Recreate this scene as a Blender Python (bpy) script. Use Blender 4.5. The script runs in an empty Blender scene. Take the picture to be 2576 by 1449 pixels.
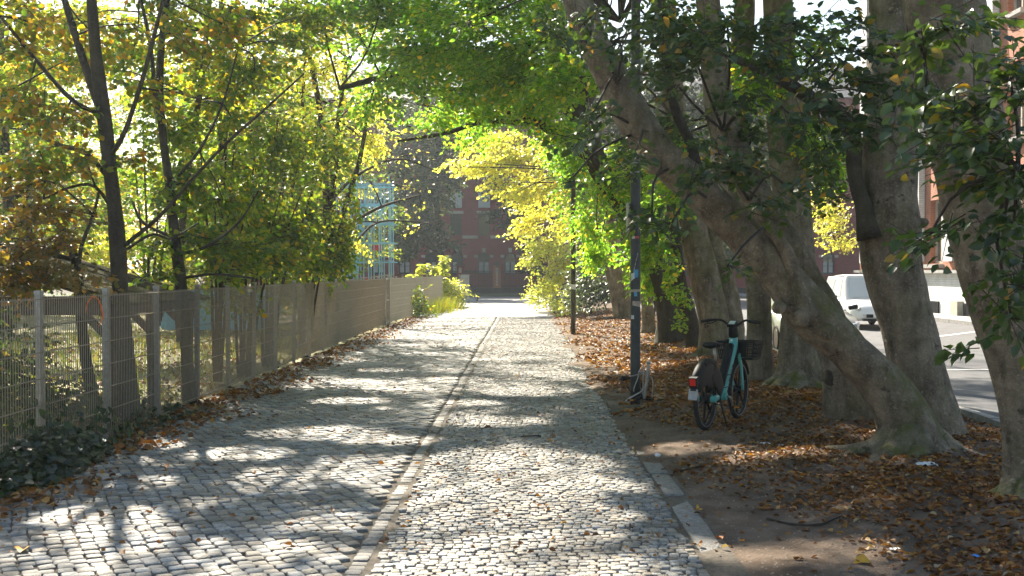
import bpy, bmesh, math, random
import numpy as np
from mathutils import Vector, Matrix, noise as mnoise
from mathutils.geometry import tessellate_polygon
R = math.radians
rng = np.random.default_rng(7)
random.seed(7)
scene = bpy.context.scene
COL = scene.collection

# ------------------------------------------------------------------ camera
LENS = 40.43
cam_d = bpy.data.cameras.new('camera'); cam = bpy.data.objects.new('camera', cam_d); COL.objects.link(cam)
cam.location = (0, 0, 1.75); cam.rotation_euler = (R(90 - .834), 0, R(.648))
cam_d.lens = LENS; cam_d.sensor_width = 36; cam_d.clip_start = .05; cam_d.clip_end = 2000
scene.camera = cam
CM = cam.rotation_euler.to_matrix()
CP = Vector((0, 0, 1.75))

# ------------------------------------------------------------------ world, sun, exposure
SUN_AZ, SUN_EL = R(22), R(38)          # azimuth is measured to the left of the road's direction (+Y)
SD = Vector((-math.sin(SUN_AZ) * math.cos(SUN_EL), math.cos(SUN_AZ) * math.cos(SUN_EL), math.sin(SUN_EL)))
world = bpy.data.worlds.new('World'); scene.world = world; world.use_nodes = True
wn = world.node_tree.nodes; wl = world.node_tree.links
sky = wn.new('ShaderNodeTexSky'); sky.sky_type = 'NISHITA'; sky.sun_disc = False
sky.sun_elevation = SUN_EL; sky.sun_rotation = -SUN_AZ; sky.air_density = 1.3; sky.dust_density = 1.2; sky.ozone_density = 1.5
wn['Background'].inputs['Strength'].default_value = .062
wl.new(sky.outputs['Color'], wn['Background'].inputs['Color'])
sun_d = bpy.data.lights.new('sun', 'SUN'); sun_d.energy = 5; sun_d.angle = R(.7); sun_d.color = (1, .91, .76)
sun = bpy.data.objects.new('sun', sun_d); COL.objects.link(sun)
sun.rotation_euler = SD.to_track_quat('Z', 'Y').to_euler()
scene.view_settings.view_transform = 'Standard'; scene.view_settings.look = 'None'
scene.view_settings.gamma = 1; scene.view_settings.exposure = 1.85
scene.view_settings.use_curve_mapping = False
cy = scene.cycles
cy.use_denoising = True
cy.max_bounces = 8; cy.diffuse_bounces = 4; cy.glossy_bounces = 3; cy.transmission_bounces = 5; cy.transparent_max_bounces = 6
cy.sample_clamp_indirect = 6
cy.use_adaptive_sampling = True; cy.adaptive_threshold = .02

# ------------------------------------------------------------------ pixel helpers (picture 2576 x 1449)
def ray(u, v):
    d = Vector(((u - 1288) / 2576 * 36, -(v - 724.5) / 2576 * 36, -LENS))
    return CM @ d
def at(u, v, Y):
    d = ray(u, v); return CP + d * (Y / d.y)
def g(u, v, z=0.0):
    d = ray(u, v); return CP + d * ((z - 1.75) / d.z)
def px(w, Y):                       # width in picture pixels at distance Y -> metres
    return w / 2576 * 36 / LENS * Y

# ------------------------------------------------------------------ object helpers
WLOC = {}
def obj(name, V, F, mat, parent=None, origin=None, smooth=False):
    V = np.asarray(V, dtype=np.float64).reshape(-1, 3)
    base = WLOC.get(parent.name, Vector((0, 0, 0))) if parent else Vector((0, 0, 0))
    org = Vector(origin) if origin is not None else (base.copy() if parent else Vector((0, 0, 0)))
    me = bpy.data.meshes.new(name)
    if isinstance(F, np.ndarray):
        n, k = F.shape
        me.vertices.add(len(V)); me.vertices.foreach_set('co', (V - np.array(org)).astype(np.float32).ravel())
        me.loops.add(n * k); me.loops.foreach_set('vertex_index', F.astype(np.int32).ravel())
        me.polygons.add(n); me.polygons.foreach_set('loop_start', (np.arange(n) * k).astype(np.int32))
        me.update(calc_edges=True)
    else:
        me.from_pydata([tuple(p) for p in (V - np.array(org))], [], F)
    if smooth:
        me.polygons.foreach_set('use_smooth', np.ones(len(me.polygons), dtype=bool))
    if isinstance(mat, (list, tuple)):
        for m in mat: me.materials.append(m)
    elif mat: me.materials.append(mat)
    o = bpy.data.objects.new(name, me); COL.objects.link(o)
    if parent: o.parent = parent
    o.location = org - base
    WLOC[o.name] = org
    return o
def tag(o, label=None, cat=None, group=None, kind=None):
    if label: o['label'] = label
    if cat: o['category'] = cat
    if group: o['group'] = group
    if kind: o['kind'] = kind
    return o
def thing(name, label, cat, loc=(0, 0, 0), group=None, rz=0):
    o = bpy.data.objects.new(name, None); COL.objects.link(o); o.location = loc; o.rotation_euler.z = rz
    o.empty_display_size = .1
    WLOC[o.name] = Vector(loc)
    return tag(o, label, cat, group)
def local(o):                        # parts are modelled about the thing's own origin
    WLOC[o.name] = Vector((0, 0, 0)); return o

class MB:
    def __init__(s): s.V = []; s.F = []
    def add(s, V, F):
        b = len(s.V); s.V.extend([tuple(p) for p in V]); s.F.extend([tuple(i + b for i in f) for f in F]); return s
    def box(s, c, d, rot=None, bev=0.0):
        x, y, z = d[0] / 2, d[1] / 2, d[2] / 2
        P = [Vector((a * x, b * y, e * z)) for e in (-1, 1) for a, b in ((-1, -1), (1, -1), (1, 1), (-1, 1))]
        if rot is not None: P = [rot @ p for p in P]
        c = Vector(c)
        return s.add([c + p for p in P], [(3, 2, 1, 0), (4, 5, 6, 7), (0, 1, 5, 4), (1, 2, 6, 5), (2, 3, 7, 6), (3, 0, 4, 7)])
    def tube(s, path, rad, sides=8, **k):
        V, F = tube(path, rad, sides, **k); return s.add(V, F)
    def build(s, name, mat, parent=None, smooth=False, origin=None):
        return obj(name, np.array(s.V), s.F, mat, parent, origin, smooth)

def catmull(P, n):
    P = [Vector(p) for p in P]
    if len(P) == 2: return [P[0].lerp(P[1], i / (n - 1)) for i in range(n)], [i / (n - 1) for i in range(n)]
    out = []; ts = []
    m = len(P) - 1
    for i in range(n):
        t = i / (n - 1) * m; k = min(int(t), m - 1); f = t - k
        p0 = P[k - 1] if k > 0 else P[0] * 2 - P[1]; p1 = P[k]; p2 = P[k + 1]; p3 = P[k + 2] if k + 2 <= m else P[m] * 2 - P[m - 1]
        out.append(.5 * ((2 * p1) + (p2 - p0) * f + (2 * p0 - 5 * p1 + 4 * p2 - p3) * f * f + (3 * p1 - p0 - 3 * p2 + p3) * f ** 3)); ts.append(t)
    return out, ts
def tube(path, rad, sides=8, n=None, wob=0.0, flare=0.0, cap=True, seed=0):
    rr = random.Random(seed)
    if n is None: n = len(path)
    pts, ts = catmull(path, n)
    if isinstance(rad, (int, float)): rad = [rad] * len(path)
    m = len(path) - 1
    def rad_at(i):
        t = ts[i] if len(path) > 2 else ts[i] * m
        k = min(int(t), m - 1); f = t - k
        return rad[k] * (1 - f) + rad[k + 1] * f
    ph = [rr.uniform(0, 6.28) for _ in range(8)]
    lob = rr.choice((4, 5, 5, 6))
    V = []; F = []
    t0 = (pts[1] - pts[0]).normalized()
    a = t0.orthogonal().normalized()
    arc = 0.0
    for i, p in enumerate(pts):
        t = (pts[min(i + 1, n - 1)] - pts[max(i - 1, 0)]).normalized()
        a = (a - t * a.dot(t)).normalized(); b = t.cross(a)
        if i: arc += (p - pts[i - 1]).length
        r = rad_at(i)
        for k in range(sides):
            th = 2 * math.pi * k / sides
            f = 1.0
            if wob:
                q_ = p + (a * math.cos(th) + b * math.sin(th)) * r
                f += wob * (1.1 * mnoise.noise(q_ * 3.2) + .55 * mnoise.noise(q_ * 9.0) + .3 * mnoise.noise(q_ * 21.0))
                f += wob * .6 * (.5 * math.sin(2 * th + ph[0] + arc * 2.1) + .4 * math.sin(3 * th + ph[1] - arc * 3.4) + .35 * math.sin(arc * 5.2 + ph[2] + math.sin(th) * 1.5) + .25 * math.sin(5 * th + arc * 7 + ph[3]))
            if flare:
                e = math.exp(-arc / .22)
                f += flare * e * (.45 + .75 * max(0, math.sin(lob * th + ph[4])) ** 1.5)
            V.append(p + (a * math.cos(th) + b * math.sin(th)) * r * f)
    for i in range(n - 1):
        for k in range(sides):
            q = (k + 1) % sides
            F.append((i * sides + k, i * sides + q, (i + 1) * sides + q, (i + 1) * sides + k))
    if cap:
        F.append(tuple(reversed(range(sides)))); F.append(tuple((n - 1) * sides + k for k in range(sides)))
    return V, F
def cyl(mb, a, b, r, sides=8): mb.tube([a, b], [r, r], sides); return mb

# ------------------------------------------------------------------ materials
def mat(name, col, rough=.7, var=0.0, vscale=5.0, bump=0.0, bscale=60.0, metal=0.0, spec=.5, col2=None, rand=0.0, detail=6):
    m = bpy.data.materials.new(name); m.use_nodes = True
    N = m.node_tree.nodes; L = m.node_tree.links; P = N['Principled BSDF']
    P.inputs['Roughness'].default_value = rough; P.inputs['Metallic'].default_value = metal
    P.inputs['Specular IOR Level'].default_value = spec
    P.inputs['Base Color'].default_value = (*col, 1)
    tc = N.new('ShaderNodeTexCoord')
    out = None
    if var or col2:
        nz = N.new('ShaderNodeTexNoise'); nz.inputs['Scale'].default_value = vscale; nz.inputs['Detail'].default_value = detail; nz.inputs['Roughness'].default_value = .65
        L.new(tc.outputs['Object'], nz.inputs['Vector'])
        cr = N.new('ShaderNodeValToRGB')
        c2 = col2 if col2 else tuple(min(1, c * (1 + var)) for c in col)
        c1 = col if col2 else tuple(c * (1 - var) for c in col)
        cr.color_ramp.elements[0].color = (*c1, 1); cr.color_ramp.elements[1].color = (*c2, 1)
        cr.color_ramp.elements[0].position = .33; cr.color_ramp.elements[1].position = .67
        L.new(nz.outputs['Fac'], cr.inputs['Fac']); out = cr.outputs['Color']
    if rand:
        geo = N.new('ShaderNodeNewGeometry'); oi = N.new('ShaderNodeObjectInfo')
        ad = N.new('ShaderNodeMath'); ad.operation = 'ADD'; L.new(geo.outputs['Random Per Island'], ad.inputs[0]); L.new(oi.outputs['Random'], ad.inputs[1])
        fr = N.new('ShaderNodeMath'); fr.operation = 'FRACT'; L.new(ad.outputs[0], fr.inputs[0])
        mr = N.new('ShaderNodeMapRange'); mr.inputs['To Min'].default_value = 1 - rand; mr.inputs['To Max'].default_value = 1 + rand
        L.new(fr.outputs[0], mr.inputs['Value'])
        hs = N.new('ShaderNodeHueSaturation'); L.new(mr.outputs['Result'], hs.inputs['Value'])
        if out: L.new(out, hs.inputs['Color'])
        else: hs.inputs['Color'].default_value = (*col, 1)
        out = hs.outputs['Color']
    if out: L.new(out, P.inputs['Base Color'])
    if bump:
        bn = N.new('ShaderNodeTexNoise'); bn.inputs['Scale'].default_value = bscale; bn.inputs['Detail'].default_value = 5
        L.new(tc.outputs['Object'], bn.inputs['Vector'])
        bp = N.new('ShaderNodeBump'); bp.inputs['Strength'].default_value = bump; bp.inputs['Distance'].default_value = .02
        L.new(bn.outputs['Fac'], bp.inputs['Height']); L.new(bp.outputs['Normal'], P.inputs['Normal'])
    return m

def leaf_mat(name, stops, trans=1.0, tmix=.5, rough=.42, spec=.5):
    """stops: list of (pos, rgb) of the leaf's reflectance; light through the blade comes out yellower"""
    m = bpy.data.materials.new(name); m.use_nodes = True
    N = m.node_tree.nodes; L = m.node_tree.links; P = N['Principled BSDF']
    geo = N.new('ShaderNodeNewGeometry'); cr = N.new('ShaderNodeValToRGB')
    e = cr.color_ramp.elements
    while len(e) < len(stops): e.new(.5)
    for k, (p, c) in enumerate(stops): e[k].position = p; e[k].color = (*c, 1)
    L.new(geo.outputs['Random Per Island'], cr.inputs['Fac'])
    L.new(cr.outputs['Color'], P.inputs['Base Color'])
    P.inputs['Roughness'].default_value = rough; P.inputs['Specular IOR Level'].default_value = spec
    hs = N.new('ShaderNodeMix'); hs.data_type = 'RGBA'; hs.blend_type = 'MULTIPLY'; hs.inputs['Factor'].default_value = 1
    L.new(cr.outputs['Color'], hs.inputs[6]); hs.inputs[7].default_value = (4.2 * trans, 4.0 * trans, 1.6 * trans, 1)
    tr = N.new('ShaderNodeBsdfTranslucent'); L.new(hs.outputs[2], tr.inputs['Color'])
    mx = N.new('ShaderNodeMixShader'); mx.inputs['Fac'].default_value = tmix
    L.new(P.outputs[0], mx.inputs[1]); L.new(tr.outputs[0], mx.inputs[2])
    L.new(mx.outputs[0], N['Material Output'].inputs['Surface'])
    return m

def bark_mat(name, c1, c2, moss=(.07, .08, .02), moss_amt=.5, dark=(.025, .022, .018), scar=.5):
    m = bpy.data.materials.new(name); m.use_nodes = True
    N = m.node_tree.nodes; L = m.node_tree.links; P = N['Principled BSDF']
    P.inputs['Roughness'].default_value = .82; P.inputs['Specular IOR Level'].default_value = .25
    geo = N.new('ShaderNodeNewGeometry')
    def noise(scale, det=6, sc=None, rough=.6):
        n = N.new('ShaderNodeTexNoise'); n.inputs['Scale'].default_value = scale; n.inputs['Detail'].default_value = det; n.inputs['Roughness'].default_value = rough
        if sc:
            mp = N.new('ShaderNodeMapping'); mp.inputs['Scale'].default_value = sc
            L.new(geo.outputs['Position'], mp.inputs['Vector']); L.new(mp.outputs[0], n.inputs['Vector'])
        else: L.new(geo.outputs['Position'], n.inputs['Vector'])
        return n.outputs['Fac']
    def ramp(fac, p0, p1, a=(0, 0, 0), b=(1, 1, 1)):
        r = N.new('ShaderNodeValToRGB'); r.color_ramp.elements[0].position = p0; r.color_ramp.elements[1].position = p1
        r.color_ramp.elements[0].color = (*a, 1); r.color_ramp.elements[1].color = (*b, 1); L.new(fac, r.inputs['Fac']); return r.outputs['Color']
    def mix(f, a, b):
        x = N.new('ShaderNodeMix'); x.data_type = 'RGBA'; L.new(f, x.inputs[0]); L.new(a, x.inputs[6])
        if isinstance(b, tuple): x.inputs[7].default_value = (*b, 1)
        else: L.new(b, x.inputs[7])
        return x.outputs[2]
    base = ramp(noise(4.5, 9, None, .72), .34, .66, c1, c2)
    streak = ramp(noise(9, 6, (1, 1, .22)), .42, .68)
    fs = N.new('ShaderNodeMath'); fs.operation = 'MULTIPLY'; fs.inputs[1].default_value = .7; L.new(streak, fs.inputs[0])
    base = mix(fs.outputs[0], base, tuple(x * .45 for x in c1))
    lich = ramp(noise(11, 7, None, .7), .6, .68)
    fl = N.new('ShaderNodeMath'); fl.operation = 'MULTIPLY'; fl.inputs[1].default_value = .55; L.new(lich, fl.inputs[0])
    base = mix(fl.outputs[0], base, tuple(min(1, x * 1.45) for x in c2))
    spk = ramp(noise(55, 3), .55, .72)
    f = N.new('ShaderNodeMath'); f.operation = 'MULTIPLY'; f.inputs[1].default_value = .45; L.new(spk, f.inputs[0])
    c = mix(f.outputs[0], base, tuple(min(1, x * 1.5) for x in c2))
    sc = ramp(noise(4.5, 7, (1.2, 1.2, 1.9), .7), .60, .68)
    f2 = N.new('ShaderNodeMath'); f2.operation = 'MULTIPLY'; f2.inputs[1].default_value = scar; L.new(sc, f2.inputs[0])
    c = mix(f2.outputs[0], c, dark)
    ms = ramp(noise(2.4, 9, None, .75), .46, .6)
    sx = N.new('ShaderNodeSeparateXYZ'); L.new(geo.outputs['Normal'], sx.inputs[0])
    up = N.new('ShaderNodeMapRange'); up.inputs['From Min'].default_value = -.35; up.inputs['From Max'].default_value = .6; L.new(sx.outputs['Z'], up.inputs['Value'])
    f3 = N.new('ShaderNodeMath'); f3.operation = 'MULTIPLY'; L.new(ms, f3.inputs[0]); L.new(up.outputs[0], f3.inputs[1])
    f4 = N.new('ShaderNodeMath'); f4.operation = 'MULTIPLY'; f4.inputs[1].default_value = moss_amt; L.new(f3.outputs[0], f4.inputs[0])
    c = mix(f4.outputs[0], c, moss)
    L.new(c, P.inputs['Base Color'])
    b1 = N.new('ShaderNodeBump'); b1.inputs['Strength'].default_value = .9; b1.inputs['Distance'].default_value = .04; L.new(noise(14, 8), b1.inputs['Height'])
    b2 = N.new('ShaderNodeBump'); b2.inputs['Strength'].default_value = .6; b2.inputs['Distance'].default_value = -.02; L.new(sc, b2.inputs['Height']); L.new(b1.outputs[0], b2.inputs['Normal'])
    L.new(b2.outputs[0], P.inputs['Normal'])
    return m

M = {}
def cobble_mat(name, c, rough, vs):
    m = mat(name, c, rough, .42, vs, .8, 120, spec=.45, rand=.42)
    N = m.node_tree.nodes; L = m.node_tree.links; P = N['Principled BSDF']
    src = P.inputs['Base Color'].links[0].from_socket
    hs = [n for n in N if n.type == 'HUE_SAT'][0]; fr = [n for n in N if n.type == 'MATH' and n.operation == 'FRACT'][0]
    geo = N.new('ShaderNodeNewGeometry')
    # some stones are browner, some bluer
    w = N.new('ShaderNodeMath'); w.operation = 'MULTIPLY'; w.inputs[1].default_value = 7.31; L.new(fr.outputs[0], w.inputs[0])
    w2 = N.new('ShaderNodeMath'); w2.operation = 'FRACT'; L.new(w.outputs[0], w2.inputs[0])
    cr = N.new('ShaderNodeValToRGB'); e = cr.color_ramp.elements; e[0].color = (1.12, .98, .8, 1); e[1].color = (.88, .96, 1.06, 1); e.new(.5).color = (1, 1, 1, 1); L.new(w2.outputs[0], cr.inputs['Fac'])
    m1 = N.new('ShaderNodeMix'); m1.data_type = 'RGBA'; m1.blend_type = 'MULTIPLY'; m1.inputs[0].default_value = 1; L.new(src, m1.inputs[6]); L.new(cr.outputs[0], m1.inputs[7])
    # sandy dirt lying in patches
    n2 = N.new('ShaderNodeTexNoise'); n2.inputs['Scale'].default_value = 1.1; n2.inputs['Detail'].default_value = 9; n2.inputs['Roughness'].default_value = .68; L.new(geo.outputs['Position'], n2.inputs['Vector'])
    r2 = N.new('ShaderNodeValToRGB'); r2.color_ramp.elements[0].position = .47; r2.color_ramp.elements[1].position = .66; r2.color_ramp.elements[1].color = (.75, .75, .75, 1); L.new(n2.outputs['Fac'], r2.inputs['Fac'])
    m2 = N.new('ShaderNodeMix'); m2.data_type = 'RGBA'; L.new(r2.outputs[0], m2.inputs[0]); L.new(m1.outputs[2], m2.inputs[6]); m2.inputs[7].default_value = (.165, .14, .11, 1)
    L.new(m2.outputs[2], P.inputs['Base Color'])
    return m
M['cobble'] = cobble_mat('granite_cobble', (.28, .268, .248), .55, 40)
M['cobble_small'] = cobble_mat('mosaic_cobble', (.295, .28, .255), .6, 40)
M['joint'] = mat('sandy_joint', (.13, .11, .085), .9, .4, 30, .6, 120, spec=.2)
M['slab'] = mat('granite_slab', (.215, .2, .178), .7, .4, 26, .7, 110, rand=.2)
M['far_road'] = mat('worn_paving', (.27, .26, .245), .7, .3, 14, 1.0, 30, spec=.4)
M['earth'] = mat('trodden_earth', (.075, .05, .034), .95, .45, 2.2, .8, 45, spec=.15, col2=(.20, .15, .11))
M['ground'] = mat('soil', (.09, .075, .05), .95, .4, .8, .5, 10, spec=.15)
M['sand'] = mat('sandy_clearing', (.34, .29, .19), .95, .3, 1.5, .5, 12, spec=.15, col2=(.2, .2, .09))
M['asphalt'] = mat('asphalt', (.13, .13, .135), .85, .2, 3, .4, 140, spec=.3)
M['pave'] = mat('pavement_slabs', (.3, .29, .27), .8, .2, 4, .3, 40)
M['paint'] = mat('white_paint', (.75, .75, .72), .6, .15, 20)
M['kerb'] = mat('kerb_stone', (.24, .23, .22), .7, .3, 12, .4, 60)
M['galv'] = mat('galvanised_steel', (.34, .33, .31), .5, .25, 20, .15, 80, metal=.35)
M['galv_pale'] = mat('pale_wire', (.42, .39, .33), .5, .15, 20, 0, metal=.15)
M['wire'] = mat('fence_wire', (.29, .24, .18), .55, .2, 20, 0, metal=.1)
M['beech'] = bark_mat('beech_bark', (.105, .08, .054), (.31, .25, .178), moss=(.095, .098, .018), moss_amt=.95, scar=.9)
M['dark_bark'] = bark_mat('dark_bark', (.035, .028, .02), (.085, .07, .05), moss=(.08, .08, .025), moss_amt=.5)
M['twig'] = mat('twig_bark', (.035, .026, .018), .9, .3, 30)
M['beech_leaf'] = leaf_mat('beech_leaf', [(0, (.02, .04, .017)), (.6, (.034, .062, .02)), (.93, (.06, .09, .02)), (1, (.25, .14, .02))], .95, .36, .36, .6)
M['canopy_leaf'] = leaf_mat('canopy_leaf', [(0, (.03, .075, .014)), (.6, (.055, .105, .016)), (.95, (.10, .13, .02)), (1, (.26, .17, .02))], 1.8, .54)
M['left_leaf'] = leaf_mat('hazel_leaf', [(0, (.032, .068, .010)), (.5, (.06, .10, .012)), (.85, (.12, .14, .014)), (.97, (.18, .15, .014)), (1, (.22, .13, .015))], 1.15, .5)
M['gold_leaf'] = leaf_mat('golden_leaf', [(0, (.042, .085, .012)), (.45, (.085, .105, .012)), (.8, (.16, .12, .012)), (1, (.2, .09, .012))], 1.05, .5)
M['bright_gold'] = leaf_mat('bright_gold_leaf', [(0, (.06, .105, .012)), (.45, (.10, .13, .012)), (.85, (.17, .14, .012)), (1, (.22, .12, .012))], 1.3, .52)
M['brown_leaf'] = leaf_mat('browning_leaf', [(0, (.05, .055, .012)), (.4, (.10, .075, .015)), (.8, (.16, .085, .015)), (1, (.07, .085, .02))], 1.15, .45)
M['yellow_leaf'] = leaf_mat('yellow_green_leaf', [(0, (.12, .155, .035)), (.5, (.18, .19, .05)), (1, (.25, .21, .06))], 1.55, .52)
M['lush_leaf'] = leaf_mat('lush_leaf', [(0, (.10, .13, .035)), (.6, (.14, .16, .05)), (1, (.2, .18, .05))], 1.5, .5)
M['shade_leaf'] = leaf_mat('shade_blue_leaf', [(0, (.03, .055, .04)), (1, (.07, .09, .055))], .7, .35)  # shade and its blue cast are mixed into this leaf colour
M['ivy_leaf'] = leaf_mat('ivy_leaf', [(0, (.012, .026, .012)), (.8, (.02, .042, .016)), (1, (.05, .08, .015))], .7, .3, .35)
M['litter'] = leaf_mat('fallen_leaf', [(0, (.09, .038, .015)), (.4, (.20, .078, .018)), (.8, (.33, .135, .024)), (.95, (.42, .22, .045)), (1, (.42, .34, .22))], .26, .25, .6)
M['steel_dark'] = mat('painted_pole', (.055, .057, .058), .5, .3, 9, .15, 60, metal=.2)
M['wood_pole'] = mat('mossy_pole', (.055, .05, .028), .8, .35, 10, .3, 60)
M['grey_pole'] = mat('grey_pole', (.22, .2, .19), .6, .2, 10)
M['black'] = mat('black_plastic', (.009, .0095, .01), .6, .2, 20, spec=.3)
M['rubber'] = mat('tyre_rubber', (.016, .016, .016), .85, .2, 30)
M['teal'] = mat('turquoise_paint', (.10, .46, .43), .35, .05, 8)
M['silver'] = mat('bare_aluminium', (.34, .325, .3), .35, .2, 20, metal=.7)
M['red_lens'] = mat('red_lens', (.75, .03, .02), .3)
M['amber'] = mat('amber_reflector', (.85, .3, .02), .35)
M['white'] = mat('white_plastic', (.75, .75, .75), .4)
M['timber'] = mat('weathered_timber', (.10, .075, .05), .85, .4, 8, .4, 40)
M['moss_plank'] = mat('mossy_plank', (.045, .035, .024), 1.0, .4, 6, .5, 40, col2=(.06, .06, .018), spec=.05)
M['stone_trim'] = mat('sandstone', (.36, .34, .28), .8, .15, 4)
M['frame_dark'] = mat('dark_green_frame', (.03, .045, .042), .5)
M['iron'] = mat('wrought_iron', (.02, .023, .025), .5)
M['scaf'] = mat('skylit_blue_steel', (.26, .55, .68), .45, .15, 6)  # scaffold's blue is sky light put into the colour; the skip shares it
M['scaf_board'] = mat('scaffold_board', (.32, .38, .4), .8, .2, 5)
M['rock'] = mat('field_stone', (.2, .17, .14), .85, .4, 12, .6, 40)
M['paper'] = mat('paper', (.7, .7, .68), .8, .2, 30)
M['blue'] = mat('blue_plastic', (.05, .3, .75), .4)
M['orange'] = mat('orange_ribbon', (.8, .16, .02), .6)
def brick_mat(name, c1, c2, mortar, s=1.0):
    m = bpy.data.materials.new(name); m.use_nodes = True
    N = m.node_tree.nodes; L = m.node_tree.links; P = N['Principled BSDF']; P.inputs['Roughness'].default_value = .85
    tc = N.new('ShaderNodeTexCoord'); sx = N.new('ShaderNodeSeparateXYZ'); L.new(tc.outputs['Object'], sx.inputs[0])
    ad = N.new('ShaderNodeMath'); L.new(sx.outputs['X'], ad.inputs[0]); L.new(sx.outputs['Y'], ad.inputs[1])
    cb = N.new('ShaderNodeCombineXYZ'); L.new(ad.outputs[0], cb.inputs[0]); L.new(sx.outputs['Z'], cb.inputs[1])
    bt = N.new('ShaderNodeTexBrick'); L.new(cb.outputs[0], bt.inputs['Vector'])
    bt.inputs['Color1'].default_value = (*c1, 1); bt.inputs['Color2'].default_value = (*c2, 1); bt.inputs['Mortar'].default_value = (*mortar, 1)
    bt.inputs['Scale'].default_value = 1; bt.inputs['Brick Width'].default_value = .25 * s; bt.inputs['Row Height'].default_value = .075 * s; bt.inputs['Mortar Size'].default_value = .009 * s
    nz = N.new('ShaderNodeTexNoise'); nz.inputs['Scale'].default_value = 1.3; nz.inputs['Detail'].default_value = 8; L.new(tc.outputs['Object'], nz.inputs['Vector'])
    mr = N.new('ShaderNodeMapRange'); mr.inputs['To Min'].default_value = .65; mr.inputs['To Max'].default_value = 1.3; L.new(nz.outputs['Fac'], mr.inputs['Value'])
    hs = N.new('ShaderNodeHueSaturation'); L.new(bt.outputs['Color'], hs.inputs['Color']); L.new(mr.outputs[0], hs.inputs['Value'])
    L.new(hs.outputs[0], P.inputs['Base Color'])
    bp = N.new('ShaderNodeBump'); bp.inputs['Strength'].default_value = .5; bp.inputs['Distance'].default_value = -.01; L.new(bt.outputs['Fac'], bp.inputs['Height']); L.new(bp.outputs[0], P.inputs['Normal'])
    return m
M['brick'] = brick_mat('red_brick', (.27, .05, .045), (.19, .035, .033), (.17, .09, .08))
M['brick_orange'] = brick_mat('orange_brick', (.42, .14, .06), (.34, .11, .05), (.3, .22, .17))
M['brick_pale'] = brick_mat('pale_glazed_brick', (.62, .62, .6), (.55, .56, .55), (.45, .45, .44), 1.2)
def glass_mat(name, col, rough=.05):
    m = bpy.data.materials.new(name); m.use_nodes = True; P = m.node_tree.nodes['Principled BSDF']
    P.inputs['Base Color'].default_value = (*col, 1); P.inputs['Roughness'].default_value = rough; P.inputs['Specular IOR Level'].default_value = .9
    P.inputs['Coat Weight'].default_value = .6; P.inputs['Coat Roughness'].default_value = .03
    return m
M['glass'] = glass_mat('window_glass', (.05, .07, .075))
M['blind'] = mat('pale_blind', (.42, .44, .42), .7)
M['sky_pale_glass'] = glass_mat('sky_pale_glass', (.55, .6, .6))  # pale base colour stands in for sky reflected in the glass
def paint_mat(name, col, metal=.0):
    m = bpy.data.materials.new(name); m.use_nodes = True; P = m.node_tree.nodes['Principled BSDF']
    P.inputs['Base Color'].default_value = (*col, 1); P.inputs['Roughness'].default_value = .32; P.inputs['Metallic'].default_value = metal
    P.inputs['Coat Weight'].default_value = .8; P.inputs['Coat Roughness'].default_value = .05
    return m
M['car_silver'] = paint_mat('silver_car_paint', (.52, .53, .5), .4)
M['car_white'] = paint_mat('white_car_paint', (.8, .8, .8))
M['lamp_glass'] = glass_mat('headlamp_glass', (.55, .58, .6))

# ------------------------------------------------------------------ light gaps: where sunlight reaches the ground through the crowns
GAPS = []
def gap(u, v, ru, rv):
    c = g(u, v); a = g(u, v - rv); b = g(u, v + rv)
    GAPS.append((c.x, (a.y + b.y) / 2, px(ru, c.y) * 1.12, max((a.y - b.y) / 2 * 1.15, .3)))
for a in [(1300, 1178, 230, 42), (1020, 1190, 130, 40), (1480, 1225, 130, 22), (1130, 1330, 110, 45), (1250, 1330, 120, 30), (1420, 1345, 130, 28),
          (1050, 1430, 90, 25), (1500, 1430, 140, 20), (330, 1330, 160, 42), (480, 1300, 90, 40), (760, 1330, 110, 55), (690, 1210, 110, 32), (880, 1175, 120, 25),
          (370, 1218, 80, 14), (610, 1140, 120, 18), (800, 1090, 150, 14), (980, 1110, 120, 12), (1240, 1058, 130, 12), (1330, 985, 110, 10), (1180, 1010, 70, 7), (880, 1010, 90, 7), (1150, 955, 80, 6), (1380, 940, 70, 6), (960, 930, 60, 5),
          (1100, 890, 80, 5), (1280, 900, 90, 5), (900, 960, 70, 5), (1350, 860, 80, 8), (1150, 850, 100, 5),
          (1760, 1132, 120, 9), (1960, 1165, 130, 9), (1530, 922, 45, 6), (1660, 925, 40, 5), (1990, 1390, 190, 18), (1790, 1385, 60, 25), (2250, 1400, 130, 16), (1500, 815, 60, 12), (1600, 830, 40, 8), (1730, 900, 40, 6),
          (520, 1420, 60, 20), (150, 1300, 70, 20), (400, 1120, 60, 8), (1200, 1225, 260, 26), (1330, 1265, 180, 22), (1080, 1255, 90, 30), (1400, 1300, 200, 20)]:
    gap(*a)
RECTS = [(-4.4, 2.6, 29.5, 67, .97), (-11.5, -5.2, 21, 31, .7), (5.6, 17, 19, 62, .9), (-3.6, 1.3, 17, 29.5, .5), (1.5, 4.5, 38, 60, .4), (-9, -4, 40, 62, .3)]
KX, KY = -SD.x / SD.z, SD.y / SD.z
def keep(P, rg):
    """False for leaves that would close one of the light gaps"""
    X = P[:, 0] + KX * P[:, 2]; Y = P[:, 1] - KY * P[:, 2]
    pr = np.zeros(len(P))
    for cx, cyy, rx, ry in GAPS:
        d = ((X - cx) / rx) ** 2 + ((Y - cyy) / ry) ** 2
        pr = np.maximum(pr, np.where(d < 1, .98, np.where(d < 1.4, .6, 0)))
    for x0, x1, y0, y1, p in RECTS:
        pr = np.maximum(pr, np.where((X > x0) & (X < x1) & (Y > y0) & (Y < y1), p, 0))
    return rg.random(len(P)) > pr

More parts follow.
